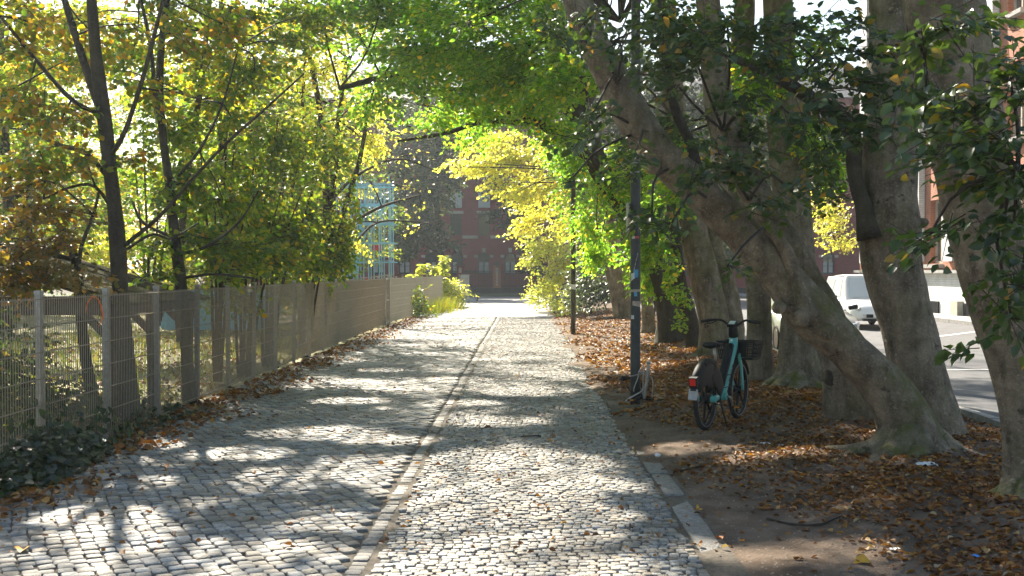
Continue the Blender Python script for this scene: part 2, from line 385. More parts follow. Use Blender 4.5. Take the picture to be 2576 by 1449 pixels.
# ------------------------------------------------------------------ foliage
LEAF8 = (np.array([[0, 0, 0], [.38, 0, -.03], [.74, 0, -.02], [1, 0, -.10], [.33, .5, .10], [.72, .36, .07], [.33, -.5, .10], [.72, -.36, .07]]),
         np.array([[0, 1, 4], [1, 2, 5], [1, 5, 4], [2, 3, 5], [0, 6, 1], [1, 6, 7], [1, 7, 2], [2, 7, 3]]))
LEAF4 = (np.array([[0, 0, 0], [1, 0, -.08], [.28, .46, .09], [.68, .38, .06], [.28, -.46, .09], [.68, -.38, .06]]),
         np.array([[0, 3, 2], [0, 1, 3], [0, 4, 5], [0, 5, 1]]))
LEAF2 = (np.array([[0, 0, 0], [.45, .5, .1], [1, 0, -.05], [.45, -.5, .1]]), np.array([[0, 2, 1], [0, 3, 2]]))
def unit(a): return a / np.maximum(np.linalg.norm(a, axis=-1, keepdims=True), 1e-9)
def leaves_from(pos, d, nrm, L, W, tmpl):
    """one blade per row: pos, direction d, normal nrm; L, W per row"""
    d = unit(d); s = unit(np.cross(nrm, d)); n = np.cross(d, s)
    T, Fc = tmpl
    V = pos[:, None, :] + T[None, :, 0:1] * (d * L[:, None])[:, None, :] + T[None, :, 1:2] * (s * W[:, None])[:, None, :] + T[None, :, 2:3] * (n * L[:, None])[:, None, :]
    k = len(T)
    F = Fc[None] + (np.arange(len(pos)) * k)[:, None, None]
    return V.reshape(-1, 3), F.reshape(-1, 3)
def sprays(P, out, K, Ls, L, W, rg, droop=.25, tilt=.55, mask=True, tmpl=LEAF4, raw=False):
    """leafy twigs at P heading along out; returns leaf V, F and twig ends (A, B)"""
    N = len(P)
    h = out + rg.normal(0, .45, (N, 3)); h[:, 2] = h[:, 2] * .5 - droop + rg.normal(0, .15, N); h = unit(h)
    up = unit(np.stack([rg.normal(0, .35, N), rg.normal(0, .35, N), np.ones(N)], 1))
    side = unit(np.cross(up, h)); up = np.cross(h, side)
    ln = Ls * rg.uniform(.6, 1.25, N)
    A = P - h * (ln * .5)[:, None]; B = P + h * (ln * .5)[:, None]
    s = (np.arange(K) + .5) / K
    sg = np.where(np.arange(K) % 2, 1., -1.)
    S = np.clip(s[None] + rg.normal(0, .05, (N, K)), 0, 1)
    spread = rg.uniform(0, .32, (N, K)) * (1.1 - S)
    pos = A[:, None] + h[:, None] * (ln[:, None] * S)[..., None] + side[:, None] * (sg[None] * spread * ln[:, None])[..., None]
    pos[..., 2] -= (.10 * ln[:, None] * S ** 2) + rg.normal(0, .02 * Ls, (N, K))
    an = rg.uniform(.45, 1.25, (N, K))
    d = h[:, None] * np.cos(an)[..., None] + side[:, None] * (sg[None] * np.sin(an))[..., None]
    d = d + rg.normal(0, .18, (N, K, 3)); d[..., 2] -= rg.uniform(0, .6, (N, K))
    nr = up[:, None] + rg.normal(0, tilt, (N, K, 3))
    pos = pos.reshape(-1, 3); d = d.reshape(-1, 3); nr = nr.reshape(-1, 3)
    sc = rg.uniform(.65, 1.2, N * K)
    if mask:
        kp = keep(pos, rg); pos, d, nr, sc = pos[kp], d[kp], nr[kp], sc[kp]
        kt = keep((A + B) / 2, rg); A, B = A[kt], B[kt]
    if raw: return pos, d, nr, sc, A, B
    V, F = leaves_from(pos, d, nr, L * sc, W * sc, tmpl)
    return V, F, A, B
def sticks(A, B, r0, r1):
    """three-sided twigs from A to B"""
    d = unit(B - A); a = unit(np.cross(d, np.array([.3, .2, .93]))); b = np.cross(d, a)
    V = []
    for P, r in ((A, r0), (B, r1)):
        r = np.broadcast_to(r, (len(A),))[:, None]
        for k in range(3):
            t = 2 * math.pi * k / 3; V.append(P + (a * math.cos(t) + b * math.sin(t)) * r)
    V = np.stack(V, 1)
    T = np.array([[0, 1, 4], [0, 4, 3], [1, 2, 5], [1, 5, 4], [2, 0, 3], [2, 3, 5]])
    F = T[None] + (np.arange(len(A)) * 6)[:, None, None]
    return V.reshape(-1, 3), F.reshape(-1, 3)
def merge(parts):
    V = []; F = []; b = 0
    for v, f in parts:
        if len(v) == 0: continue
        V.append(v); F.append(f + b); b += len(v)
    return np.concatenate(V), np.concatenate(F)
def quads_to_tris(V, F):
    T = []
    for f in F:
        for k in range(1, len(f) - 1): T.append((f[0], f[k], f[k + 1]))
    return np.array([tuple(p) for p in V]), np.array(T)

def foliage(parent, anchors, clumps, leafm, K=16, Ls=.55, L=.08, W=.05, tmpl=LEAF4, seed=1, droop=.25, tilt=.55, shell=.55, br=.02, mask=True, barkm=None, twr=.004, name='crown'):
    """clumps: (centre, (rx, ry, rz), number of sprays). anchors: points on the trunk or limbs the clumps grow from"""
    rg = np.random.default_rng(seed)
    LV = []; TV = []
    anc = np.array([tuple(a) for a in anchors])
    for c, r, n in clumps:
        c = np.array(tuple(c)); r = np.array(r)
        q = unit(rg.normal(0, 1, (n, 3))) * (rg.random(n) ** (1 / 3 if shell <= 0 else shell))[:, None]
        P = c + q * r
        i = np.argmin(np.linalg.norm(anc - c, axis=1)); a = anc[i]
        out = unit(P - (a * .5 + c * .5))
        V, F, A, B = sprays(P, out, K, Ls, L, W, rg, droop, tilt, mask, tmpl)
        if len(V): LV.append((V, F))
        if br:
            mid = (a + c) / 2 + rg.normal(0, .06, 3) * np.linalg.norm(a - c) + np.array([0, 0, .05 * np.linalg.norm(a - c)])
            dist = np.linalg.norm(a - c)
            if dist > .3: TV.append(quads_to_tris(*tube([a, mid, c], [br * 1.3, br, br * .65], 5, n=6)))
            nb = max(3, n // 7)
            sel = rg.choice(n, nb, replace=n < nb)
            m2 = (c + P[sel]) / 2 + rg.normal(0, .05, (nb, 3)) * r
            st = c + rg.normal(0, .12, (nb, 3)) * r
            TV.append(sticks(st, m2, br * .5, br * .38)); TV.append(sticks(m2, P[sel], br * .38, br * .15))
        if len(A): TV.append(sticks(A, B, twr, twr * .5))
    V, F = merge(LV)
    o = obj(name, V, F, leafm, parent)
    if TV:
        V, F = merge(TV); tag(obj('twigs', V, F, barkm or M['twig'], parent), kind='stuff')
    return o
def trunk(parent, pth, Y, mat_, sides=14, wob=.06, flare=.7, seed=0, name='trunk', n=None, dY=0.0):
    """pth: (u, v, width) picture points at distance Y"""
    P = []; rad = []
    for k, (u, v, w) in enumerate(pth):
        yy = Y + dY * k / max(1, len(pth) - 1)
        P.append(at(u, v, yy)); rad.append(px(w, yy) / 2)
    ln = sum((P[i + 1] - P[i]).length for i in range(len(P) - 1))
    V, F = tube(P, rad, sides, n=n or max(6, int(ln / .09)), wob=wob, flare=flare, seed=seed)
    obj(name, V, F, mat_, parent, smooth=True)
    return P
def roots(parent, c, rad, n, ln, seed, mat_, dirs=None):
    rr = random.Random(seed)
    for k in range(n):
        a = dirs[k] if dirs else rr.uniform(0, 6.28)
        d = Vector((math.cos(a), math.sin(a), 0)); s = Vector((-d.y, d.x, 0))
        l = ln * rr.uniform(.6, 1.2); r = rad * rr.uniform(.22, .34)
        p = [c + d * rad * .5 + Vector((0, 0, r * 2.2)), c + d * (rad * 1.05) + Vector((0, 0, r * .9)), c + d * (rad + l * .35) + s * rr.uniform(-.1, .1) * l + Vector((0, 0, r * .35)), c + d * (rad + l * .75) + s * rr.uniform(-.25, .25) * l + Vector((0, 0, 0.0)), c + d * (rad + l) + s * rr.uniform(-.35, .35) * l + Vector((0, 0, -.05))]
        V, F = tube(p, [r * 1.5, r * 1.2, r * .9, r * .6, r * .2], 8, n=12, wob=.12, seed=seed + k)
        obj('root', V, F, mat_, parent, smooth=True)

# ================================================================== THE SETTING
def hfield(x, y):
    """height of the trodden earth beside the road"""
    x = np.asarray(x, float); y = np.asarray(y, float)
    h = .018 * np.sin(x * 2.3 + y * .9) + .014 * np.sin(x * 4.1 - y * 2.7 + 1) + .01 * np.sin(x * 9 + y * 7.3) + .006 * np.sin(x * 17 - y * 13)
    rise = np.clip((x - 1.2) / 1.2, 0, 1); rise = rise * rise * (3 - 2 * rise)
    edge = 1.22 - .34 * np.clip((y - 11) / 6, 0, 1) + .16 * np.sin(y * 1.3 + 1) * np.clip((y - 10) / 3, 0, 1) + .08 * np.sin(y * 3.7)
    far = .055 * np.clip((x - edge) / .3, 0, 1) * np.clip((y - 10.5) / 2, 0, 1)
    mound = .10 * np.exp(-((x - 3.6) / .9) ** 2)
    return -.025 + rise * .06 + far * (1 - rise) - .02 * (x < 1.05) + h * (.35 + .65 * rise) + mound * np.clip((x - 1.6), 0, 1)
def grid(x0, x1, y0, y1, dx, dy, zf):
    xs = np.linspace(x0, x1, max(2, int(round((x1 - x0) / dx)) + 1)); ys = np.linspace(y0, y1, max(2, int(round((y1 - y0) / dy)) + 1))
    X, Y = np.meshgrid(xs, ys); Z = zf(X, Y) if callable(zf) else np.full_like(X, zf)
    V = np.stack([X.ravel(), Y.ravel(), Z.ravel()], 1); nx = len(xs)
    i = np.arange(len(ys) - 1)[:, None] * nx + np.arange(nx - 1)[None]
    F = np.stack([i, i + 1, i + 1 + nx, i + nx], -1).reshape(-1, 4)
    return V, F
def struct(name, V, F, m, smooth=False, **k):
    return tag(obj(name, V, F, m, smooth=smooth, **k), kind='structure')
struct('ground', *grid(-500, 500, -300, 900, 100, 100, -.09), M['ground'])
V1, F1 = grid(.5, 5.24, 1.5, 22, .085, .085, hfield); V2, F2 = grid(.5, 5.24, 22, 72, .25, .4, hfield)
struct('earth_strip', *merge([(V1, F1), (V2, F2)]), M['earth'], smooth=True)
struct('clearing', *grid(-40, -4.3, 4, 75, .6, .6, lambda x, y: -.03 + .03 * np.sin(x * 1.3 + y) + .02 * np.sin(x * 3 - y * 2.2)), M['sand'], smooth=True)
struct('parking_street', *grid(5.36, 14.4, -6, 86, 2, 4, -.004), M['asphalt'])
struct('crossing_lane', *grid(-60, 5.36, 72, 80, 5, 4, -.012), M['far_road'])
struct('grass_verge', *grid(-60, 60, 80, 84.6, 2, 1, lambda x, y: .02 + .10 * np.clip((y - 80) / 4, 0, 1) + .02 * np.sin(x * 3 + y * 4)), mat('verge_grass', (.07, .085, .03), .95, .4, 3, .6, 30))
pv = MB(); pv.box((15.25, 40, .05), (1.6, 95, .14)); tag(pv.build('pavement', M['pave']), kind='structure')

# ---- kerbs along the parking street, one stone after the other
for nm, x, y0, y1, hgt in (('kerb', 5.3, 4, 46, .09), ('pavement_kerb', 14.38, 26, 60, .13)):
    k0 = struct(nm, *grid(x - .05, x + .05, y0, y1, 1, 4, -.05), M['kerb'])
    kb = MB(); kb.box((0, 0, hgt / 2 - .03), (.12, .985, hgt + .06)); kproto = None
    y = y0 + .5
    while y < y1:
        if kproto is None:
            kproto = kb.build('kerb_stone', M['kerb'], k0); kproto.location = (x, y, 0); c = kproto
        else:
            c = kproto.copy(); COL.objects.link(c); c.location = (x + random.uniform(-.006, .006), y, random.uniform(-.006, .006))
        y += 1.0
# ---- painted bay lines on the asphalt
def stripe(a, b, w, label):
    a = Vector(a); b = Vector(b); d = (b - a).normalized(); s = Vector((-d.y, d.x, 0)) * w / 2
    o = obj('bay_line', [a - s, b - s, b + s, a + s], [(0, 1, 2, 3)], M['paint']); tag(o, label, 'road marking', 'painted parking bay lines')
stripe((7.25, 20.4, .004), (8.9, 20.6, .004), .11, 'short white painted line on asphalt nearest the beech trunks')
stripe((9.9, 29.5, .004), (13.2, 33.6, .004), .14, 'slanting white bay line on asphalt left of the rightmost trunk')
stripe((11.9, 29.0, .004), (14.0, 31.5, .004), .14, 'slanting white bay line half hidden behind the rightmost trunk')
stripe((7.6, 33, .004), (10.4, 37.5, .004), .13, 'white bay line on asphalt beside the silver car')

# ---- the cobbled road
def roll(x, y): return .009 * np.sin(x * 1.9 + y * .8) + .006 * np.sin(y * 2.3 - x)
road = struct('cobblestone_road', *merge([grid(-4.4, 1.3, 2, 44, .19, .3, lambda x, y: -.0175 + roll(x, y))]), M['joint'])
struct('far_road', *grid(-4.35, 2.4, 44, 72, .5, .5, lambda x, y: -.006 + .006 * np.sin(x * 5 + y * 3)), M['far_road'], smooth=True)
def stone_arr(cx, cy_, hx, hy, ang, zt, ns, rg, sides=True, jit=.05, top=.94):
    n = len(cx)
    if ns == 8:
        kx = 1 - .28 * min(1, float(np.mean(hy)) / float(np.mean(hx))); ky = 1 - .28 * min(1, float(np.mean(hx)) / float(np.mean(hy)))
        T = np.array([[1, -ky], [1, ky], [kx, 1], [-kx, 1], [-1, ky], [-1, -ky], [-kx, -1], [kx, -1]])
    else:
        T = np.array([[1, -1], [1, 1], [-1, 1], [-1, -1]])
    ring = T[None] * np.stack([hx, hy], 1)[:, None] * (1 + rg.normal(0, jit, (n, ns, 2)))
    c, s = np.cos(ang)[:, None], np.sin(ang)[:, None]
    def put(sc, z):
        ins = (1 - sc) * np.minimum(hx, hy)[:, None]
        x = ring[..., 0] - np.sign(ring[..., 0]) * ins; y = ring[..., 1] - np.sign(ring[..., 1]) * ins
        zz = z[:, None] + x * tx[:, None] + y * ty[:, None]
        return np.stack([cx[:, None] + x * c - y * s, cy_[:, None] + x * s + y * c, zz], -1)
    tx = rg.normal(0, .024, n); ty = rg.normal(0, .024, n)
    R3 = [put(1.0, zt - .045), put(1.0, zt - .004), put(top, zt)] if sides else [put(1.0, zt - .014), put(top, zt)]
    V = np.concatenate(R3, 1); nr = len(R3)
    T2 = []
    for r in range(nr - 1):
        for k in range(ns):
            q = (k + 1) % ns; a, b, e, d = r * ns + k, r * ns + q, (r + 1) * ns + q, (r + 1) * ns + k
            T2 += [(a, b, e), (a, e, d)]
    for k in range(1, ns - 1): T2.append(((nr - 1) * ns, (nr - 1) * ns + k, (nr - 1) * ns + k + 1))
    F = np.array(T2)[None] + (np.arange(n) * V.shape[1])[:, None, None]
    return V.reshape(-1, 3), F.reshape(-1, 3)
def lattice(ang, du, dv, x0, x1, y0, y1, rg, arc=0.0):
    u = np.array([math.cos(ang), math.sin(ang)]); v = np.array([-u[1], u[0]])
    n = int(60 / min(du, dv))
    cxm, cym = (x0 + x1) / 2, (y0 + y1) / 2
    ext = max(x1 - x0, y1 - y0) * .75
    I = np.arange(-int(ext / du), int(ext / du) + 1); J = np.arange(-int(ext / dv), int(ext / dv) + 1)
    I, J = np.meshgrid(I, J); I = I.ravel().astype(float); J = J.ravel().astype(float)
    off = rg.random(int(J.max() - J.min()) + 1)
    a = (I + off[(J - J.min()).astype(int)]) * du; b = J * dv
    b = b + arc * np.sin(a * 1.1 + .4)
    X = cxm + a * u[0] + b * v[0] + rg.normal(0, .006, len(a)); Y = cym + a * u[1] + b * v[1] + rg.normal(0, .006, len(a))
    k = (X > x0) & (X < x1) & (Y > y0) & (Y < y1)
    return X[k], Y[k]
def lay(X, Y, hx, hy, ang, m, name, z0, pick):
    """nearest stones become parts of the road, the rest one joined field"""
    rg = np.random.default_rng(5)
    n = len(X)
    HX = hx * rg.uniform(.88, 1.04, n); HY = hy * rg.uniform(.88, 1.03, n); A = ang + rg.normal(0, .06, n)
    Z = z0 + rg.normal(0, .003, n) + roll(X, Y)
    seen = (np.abs(X / Y) < .46) & (Y > 6.45)
    order = np.argsort(np.where(seen, Y, 99))[:pick]
    isp = np.zeros(n, bool); isp[order] = True
    vari = []
    for k in range(10):
        v, f = stone_arr(np.zeros(1), np.zeros(1), np.array([hx]), np.array([hy]), np.zeros(1), np.zeros(1), 8, rg)
        vari.append((v, f))
    protos = {}
    for j, i in enumerate(order):
        k = j % 10
        if k not in protos:
            o = obj('cobble', *vari[k], m, road); protos[k] = o
        else:
            o = protos[k].copy(); COL.objects.link(o)
        o.location = (X[i], Y[i], Z[i]); o.rotation_euler = (0, 0, A[i] + (math.pi if j % 3 else 0)); o.scale = (HX[i] / hx, HY[i] / hy, 1)
    parts = []
    for lo, hi, ns, sd in ((0, 13, 8, True), (13, 24, 4, True), (24, 60, 4, False)):
        k = (~isp) & (Y >= lo) & (Y < hi)
        if k.any(): parts.append(stone_arr(X[k], Y[k], HX[k], HY[k], A[k], Z[k], ns, rg, sd))
    o = obj(name, *merge(parts), m, road); tag(o, kind='stuff')
AL = math.atan2(-.893, .45)
rgc = np.random.default_rng(3)
X, Y = lattice(AL, .106, .096, -4.3, -1.10, 5.0, 44, rgc, .05)
lay(X, Y, .0515, .0468, AL, M['cobble'], 'cobble_field', 0.0, 210)
X, Y = lattice(.05, .061, .066, -.90, 1.05, 5.0, 44, rgc, .015)
lay(X, Y, .0288, .0312, .05, M['cobble_small'], 'mosaic_cobble_field', -.004, 90)
# gutter: a row of stones set along the road and a row of long slabs beside it
rg = np.random.default_rng(9)
gv, gf = stone_arr(np.zeros(1), np.zeros(1), np.array([.05]), np.array([.043]), np.zeros(1), np.zeros(1), 8, rg)
gp = None; y = 6.3; rest = []
while y < 44:
    if y < 16:
        if gp is None: gp = obj('gutter_stone', gv, gf, M['slab'], road); o = gp
        else: o = gp.copy(); COL.objects.link(o)
        o.location = (-1.005 + rg.normal(0, .004), y, -.013 + rg.normal(0, .004) + roll(-1.0, y)); o.rotation_euler.z = rg.normal(0, .06)
    else: rest.append(y)
    y += rg.uniform(.095, .112)
rest = np.array(rest)
o = obj('gutter_stone_row', *stone_arr(np.full(len(rest), -1.0), rest, np.full(len(rest), .056), np.full(len(rest), .042), np.zeros(len(rest)), -.012 + roll(-1.0, rest), 4, rg), M['slab'], road); tag(o, kind='stuff')
y = 5.0
while y < 11.5:
    v, f = stone_arr(np.array([1.175]), np.array([y + .5]), np.array([.08]), np.array([.485]), np.array([rg.normal(0, .006)]), np.array([-.012 + rg.normal(0, .003) + roll(1.17, y)]), 8, rg, True, .02, .93)
    obj('edge_slab', v, f, M['slab'], road); y += 1.0

# ---- fallen leaves, twigs and grit
def litter(n, x0, x1, y0, y1, dens, L, W, seed, zf, flat=.35):
    rg = np.random.default_rng(seed)
    y = y0 * (y1 / y0) ** rg.random(n) if y0 > 0 else rg.uniform(y0, y1, n)
    x = rg.uniform(x0, x1, n)
    k = rg.random(n) < dens(x, y); x, y = x[k], y[k]; n = len(x)
    p = np.stack([x, y, zf(x, y) + rg.uniform(.004, .022, n)], 1)
    a = rg.uniform(0, 6.28, n); d = np.stack([np.cos(a), np.sin(a), rg.normal(0, .2, n)], 1)
    nr = np.stack([rg.normal(0, flat, n), rg.normal(0, flat, n), np.ones(n)], 1)
    s = rg.uniform(.55, 1.15, n)
    T = LEAF4[0].copy(); T[:, 2] *= 1.9
    return leaves_from(p, d, nr, L * s, W * s, (T, LEAF4[1]))
def nz(x, y, f=1.0): return .5 + .25 * np.sin(x * 2.1 * f + y * 1.3 * f + 1) + .25 * np.sin(x * 1.1 * f - y * 2.6 * f + 2.2)
def dens_r(x, y):
    e = np.clip((x - 1.35 - .28 * np.sin(y * 1.7) - .9 * np.clip((8.4 - y) / 1.6, 0, 1.6)) / .8, 0, 1)
    bare = 1 - .85 * np.exp(-(((x - 1.9) / .7) ** 2 + ((y - 11.3) / .9) ** 2)) - .6 * np.exp(-(((x - 2.6) / .5) ** 2 + ((y - 9.75) / .22) ** 2))
    return np.clip(e * (.3 + .9 * nz(x, y)) * bare, .012, 1)
parts = [litter(40000, 1.25, 5.2, 6.2, 24, dens_r, .058, .04, 1, hfield), litter(15000, .9, 5.2, 14, 48, lambda x, y: np.clip((x - 1.0 - .2 * np.sin(y * 1.3)) / .6, .03, 1) * (.4 + .6 * nz(x, y)), .11, .075, 2, hfield)]
tag(obj('leaf_litter', *merge(parts), M['litter']), 'carpet of orange and brown beech leaves under the row of trees', 'leaf litter', kind='stuff')
def dens_l(x, y): return np.clip(1.25 - (x + 4.25) / (.38 + .5 * nz(y, x, 1.3)), 0, 1) * (.35 + .65 * nz(x, y, 1.6))
lp = litter(10500, -4.35, -2.9, 7.5, 44, dens_l, .085, .075, 3, lambda x, y: x * 0 + .004, .6)
tag(obj('leaf_litter', *lp, M['litter']), 'drift of yellow-brown leaves along the foot of the mesh fence', 'leaf litter', kind='stuff')
lp = litter(4200, -4.2, 1.3, 7, 40, lambda x, y: np.clip(.25 + .5 * np.exp(-(x + 4.2) / .8) + .35 * np.exp((x - 1.3) / .4), 0, 1), .05, .035, 4, lambda x, y: x * 0 + .004, .5)
tag(obj('leaf_litter', *lp, M['litter']), 'small dry leaf scraps scattered over the cobbles', 'leaf litter', kind='stuff')
rg = np.random.default_rng(31); n = 7000
gx = rg.uniform(-13, -4.6, n); gy = rg.uniform(9, 36, n); gh = rg.uniform(.04, .16, n) * np.where(rg.random(n) < .15, 2, 1)
A = np.stack([gx, gy, np.full(n, -.03)], 1); B = A + np.stack([rg.normal(0, .06, n), rg.normal(0, .06, n), gh], 1)
tag(obj('rough_grass', *sticks(A, B, .012, .003), M['lush_leaf']), 'sparse rough grass on the clearing behind the fence', 'grass', kind='stuff')
lp = litter(7000, -13, -4.5, 9, 34, lambda x, y: .4 + .6 * nz(x, y), .11, .09, 6, lambda x, y: x * 0 - .0, .5)
tag(obj('leaf_litter', *lp, M['litter']), 'fallen leaves strewn over the clearing behind the fence', 'leaf litter', kind='stuff')
# grit on the bare earth
n = 9000; rg = np.random.default_rng(12)
gx = rg.uniform(1.15, 5.1, n); gy = 6.3 * (20 / 6.3) ** rg.random(n); sz = rg.uniform(.003, .012, n)
gP = np.stack([gx, gy, hfield(gx, gy)], 1)
OCT = np.array([[1, 0, 0], [0, 1, 0], [-1, 0, 0], [0, -1, 0], [0, 0, .8]]); OF = np.array([[0, 1, 4], [1, 2, 4], [2, 3, 4], [3, 0, 4]])
V = gP[:, None] + OCT[None] * sz[:, None, None] * rg.uniform(.6, 1.3, (n, 5, 1)); F = OF[None] + (np.arange(n) * 5)[:, None, None]
tag(obj('grit', V.reshape(-1, 3), F.reshape(-1, 3), mat('grit', (.19, .15, .115), .9, rand=.45)), 'loose grit and crumbs of earth on the bare ground', 'grit', kind='stuff')

# single leaves one can pick out on the paving
def one_leaf(u, v, s, colr, label):
    p = g(u, v, .012); a = random.uniform(0, 6.28)
    T = LEAF8[0].copy(); T[:, 2] *= 2.2
    V_, F_ = leaves_from(np.array([tuple(p)]), np.array([[math.cos(a), math.sin(a), .05]]), np.array([[random.gauss(0, .35), random.gauss(0, .35) - .2, 1]]), np.array([s]), np.array([s * .72]), (T, LEAF8[1]))
    o = obj('fallen_leaf', V_, F_, colr, origin=p); tag(o, label, 'leaf', 'single leaves lying on the paving')
ylw = mat('yellow_fallen_leaf', (.6, .32, .03), .6, .15, 60); org = mat('orange_fallen_leaf', (.5, .16, .025), .6, .2, 60); brn = mat('brown_fallen_leaf', (.17, .08, .035), .7, .3, 60)
for u, v, s, c, l in [(1818, 1356, .07, org, 'bright orange leaf standing on bare earth by the road edge'), (1752, 1282, .08, ylw, 'yellow leaf on the earth right of the edge slabs'),
                      (1428, 1315, .055, ylw, 'lone yellow leaf on the sunlit cobbles'), (1217, 1076, .10, brn, 'brown leaf on the shaded cobbles right of the gutter'),
                      (1382, 1096, .09, brn, 'flat brown leaf on cobbles below the dismantled bicycle'), (1112, 1170, .08, org, 'curled leaf lying in the gutter'),
                      (2190, 1412, .11, ylw, 'large yellow leaf on bare earth at the bottom right'), (250, 1300, .1, brn, 'brown leaf on cobbles in the lower left corner'),
                      (1240, 1196, .07, brn, 'small dark leaf on the brightest patch of cobbles'), (1655, 1342, .08, brn, 'brown leaf close to the edge slabs'),
                      (420, 1178, .13, org, 'big orange leaf on cobbles near the ivy'), (50, 1390, .12, ylw, 'ochre leaf on cobbles at the left picture edge')]:
    one_leaf(u, v, s, c, l)
def twig(pts, r, label):
    p = [Vector((q.x, q.y, float(hfield(q.x, q.y)) * (q.x > 1.3) + .012)) for q in pts]
    V_, F_ = tube(p, [r] + [r * .8] * (len(p) - 2) + [r * .4], 6, n=14, seed=3)
    tag(obj('fallen_twig', V_, F_, M['twig'], origin=p[0], smooth=True), label, 'twig')
twig([g(1975, 1190), g(2000, 1205), g(2040, 1210)], .006, 'short dark twig on the leaf carpet in the dim orange light')
twig([g(1945, 1098), g(1990, 1120), g(2040, 1135)], .006, 'thin twig lying below the leaning trunk')
twig([g(1695, 1182), g(1750, 1174), g(1800, 1168)], .012, 'pinkish bare twig on sandy earth beside the road')
twig([g(1930, 1300), g(1990, 1318), g(2060, 1330), g(2120, 1318)], .010, 'forked grey twig lying on the bare earth')
twig([g(1862, 1132), g(1890, 1128), g(1905, 1130)], .008, 'stub of twig in the strip of sunlight on the leaves')
twig([g(1360, 1100), g(1345, 1099), g(1310, 1101)], .012, 'dark twig on the cobbles right of the gutter')
def stone(c, r, sq, label, m=None, seed=0, name='stone'):
    rr = np.random.default_rng(seed); bm = bmesh.new(); bmesh.ops.create_icosphere(bm, subdivisions=3, radius=1)
    for v in bm.verts:
        f = 1 + .14 * math.sin(v.co.x * 3 + seed) + .12 * math.sin(v.co.y * 4 + v.co.z * 3 + seed * 2) + .05 * math.sin(v.co.x * 9 + v.co.z * 7)
        v.co = Vector((v.co.x * r * f, v.co.y * r * .8 * f, v.co.z * r * sq * f))
    V_ = [v.co + Vector(c) for v in bm.verts]; F_ = [tuple(v.index for v in f.verts) for f in bm.faces]; bm.free()
    return tag(obj(name, np.array([tuple(v) for v in V_]), F_, m or M['rock'], origin=c, smooth=True), label, 'stone')
p = g(2228, 1105); stone((p.x, p.y, .11), .11, .8, 'rounded field stone lying left of the leaning beech\'s foot', seed=2)
p = g(1935, 1158); stone((p.x, p.y, .04), .06, .5, 'small dark stone in the dim patch of orange light', seed=5)
p = g(1655, 1150); stone((p.x, p.y, .02), .03, .6, 'white pebble beside the sunlit leaves', M['paper'], 3)
def scrap(u, v, w, label, m, seed):
    rg = np.random.default_rng(seed); p = g(u, v); z = float(hfield(p.x, p.y)); V_, F_ = grid(-w, w, -w * .7, w * .7, w / 3, w / 3, 0.0)
    V_[:, 2] = rg.uniform(0, w * .45, len(V_)); V_ += np.array([p.x, p.y, z + .012])
    tag(obj('litter_scrap', V_, F_, m, origin=p), label, 'litter')
scrap(1925, 1127, .05, 'crumpled white tissue on the leaves right of the bicycle', M['paper'], 1)
scrap(2330, 1215, .08, 'pale wrapper in front of the leaning beech', M['paper'], 2)
scrap(2450, 1428, .03, 'small bright blue scrap at the bottom right', M['blue'], 3)
scrap(1968, 1139, .04, 'torn white scrap in the sunlit strip of leaves', M['paper'], 4)
scrap(2250, 1395, .03, 'small pinkish white scrap on the bare earth', M['paper'], 6)

# ================================================================== MESH FENCE
def fx(y):
    return -4.32 - (y - 10) / 27 * .2 if y < 38.2 else -4.53 + (y - 38.2) / 16 * .72
PST = MB(); PST.box((0, 0, .77), (.05, .08, 1.56)); PCAP = MB(); PCAP.box((0, 0, 1.56), (.056, .088, .03))
def panel_mesh(P, y0, y1, h, rows, z0=.05):
    x0, x1 = fx(y0), fx(y1); n = int(round((y1 - y0) / .05))
    t = (np.arange(n) + .5) / n
    A = np.stack([x0 + (x1 - x0) * t + .012, y0 + (y1 - y0) * t, np.full(n, z0)], 1); B = A + np.array([0, 0, h - z0 + .02])
    parts = [sticks4(A, B, .0042)]
    zs = np.linspace(z0 + .03, h, rows)
    for dx in (.012 - .0085, .012 + .0085):
        A = np.stack([np.full(rows, x0 + dx), np.full(rows, y0), zs], 1); B = np.stack([np.full(rows, x1 + dx), np.full(rows, y1), zs], 1)
        parts.append(sticks4(A, B, .0046))
    return merge(parts)
def sticks4(A, B, r):
    d = unit(B - A); a = unit(np.cross(d, np.array([.31, .2, .93]) if abs(d[0][2]) < .9 else np.array([1., 0, 0]))); b = np.cross(d, a)
    V = np.stack([P + (a * math.cos(k * math.pi / 2) + b * math.sin(k * math.pi / 2)) * r for P in (A, B) for k in range(4)], 1)
    T = np.array([[k, (k + 1) % 4, 4 + (k + 1) % 4, 4 + k] for k in range(4)]); T = np.concatenate([T[:, :3], T[:, [0, 2, 3]]])
    return V.reshape(-1, 3), (T[None] + (np.arange(len(A)) * 8)[:, None, None]).reshape(-1, 3)
def fence_run(ys, label, pm, wm, h=1.5):
    f = thing('mesh_fence', label, 'fence', (fx(ys[0]), ys[0], 0), 'welded mesh fences along the lane')
    pp = cp = None
    for i, y in enumerate(ys):
        if pp is None:
            pp = obj('post', PST.V, PST.F, pm, f, origin=(0, 0, 0)); cp = obj('post_cap', PCAP.V, PCAP.F, pm, pp, origin=(0, 0, 0)); c = pp
        else:
            c = pp.copy(); COL.objects.link(c); k = cp.copy(); COL.objects.link(k); k.parent = c; k.location = (0, 0, 0)
        c.location = Vector((fx(y) - .04, y, 0)) - f.location; c.rotation_euler = (random.uniform(-.012, .012), random.uniform(-.015, .015), 0)
        if i + 1 < len(ys):
            obj('mesh_panel', *panel_mesh(f, y + .005, ys[i + 1] - .005, h, 7), wm, f)
    if cp: cp.location = (0, 0, 0)
    return f
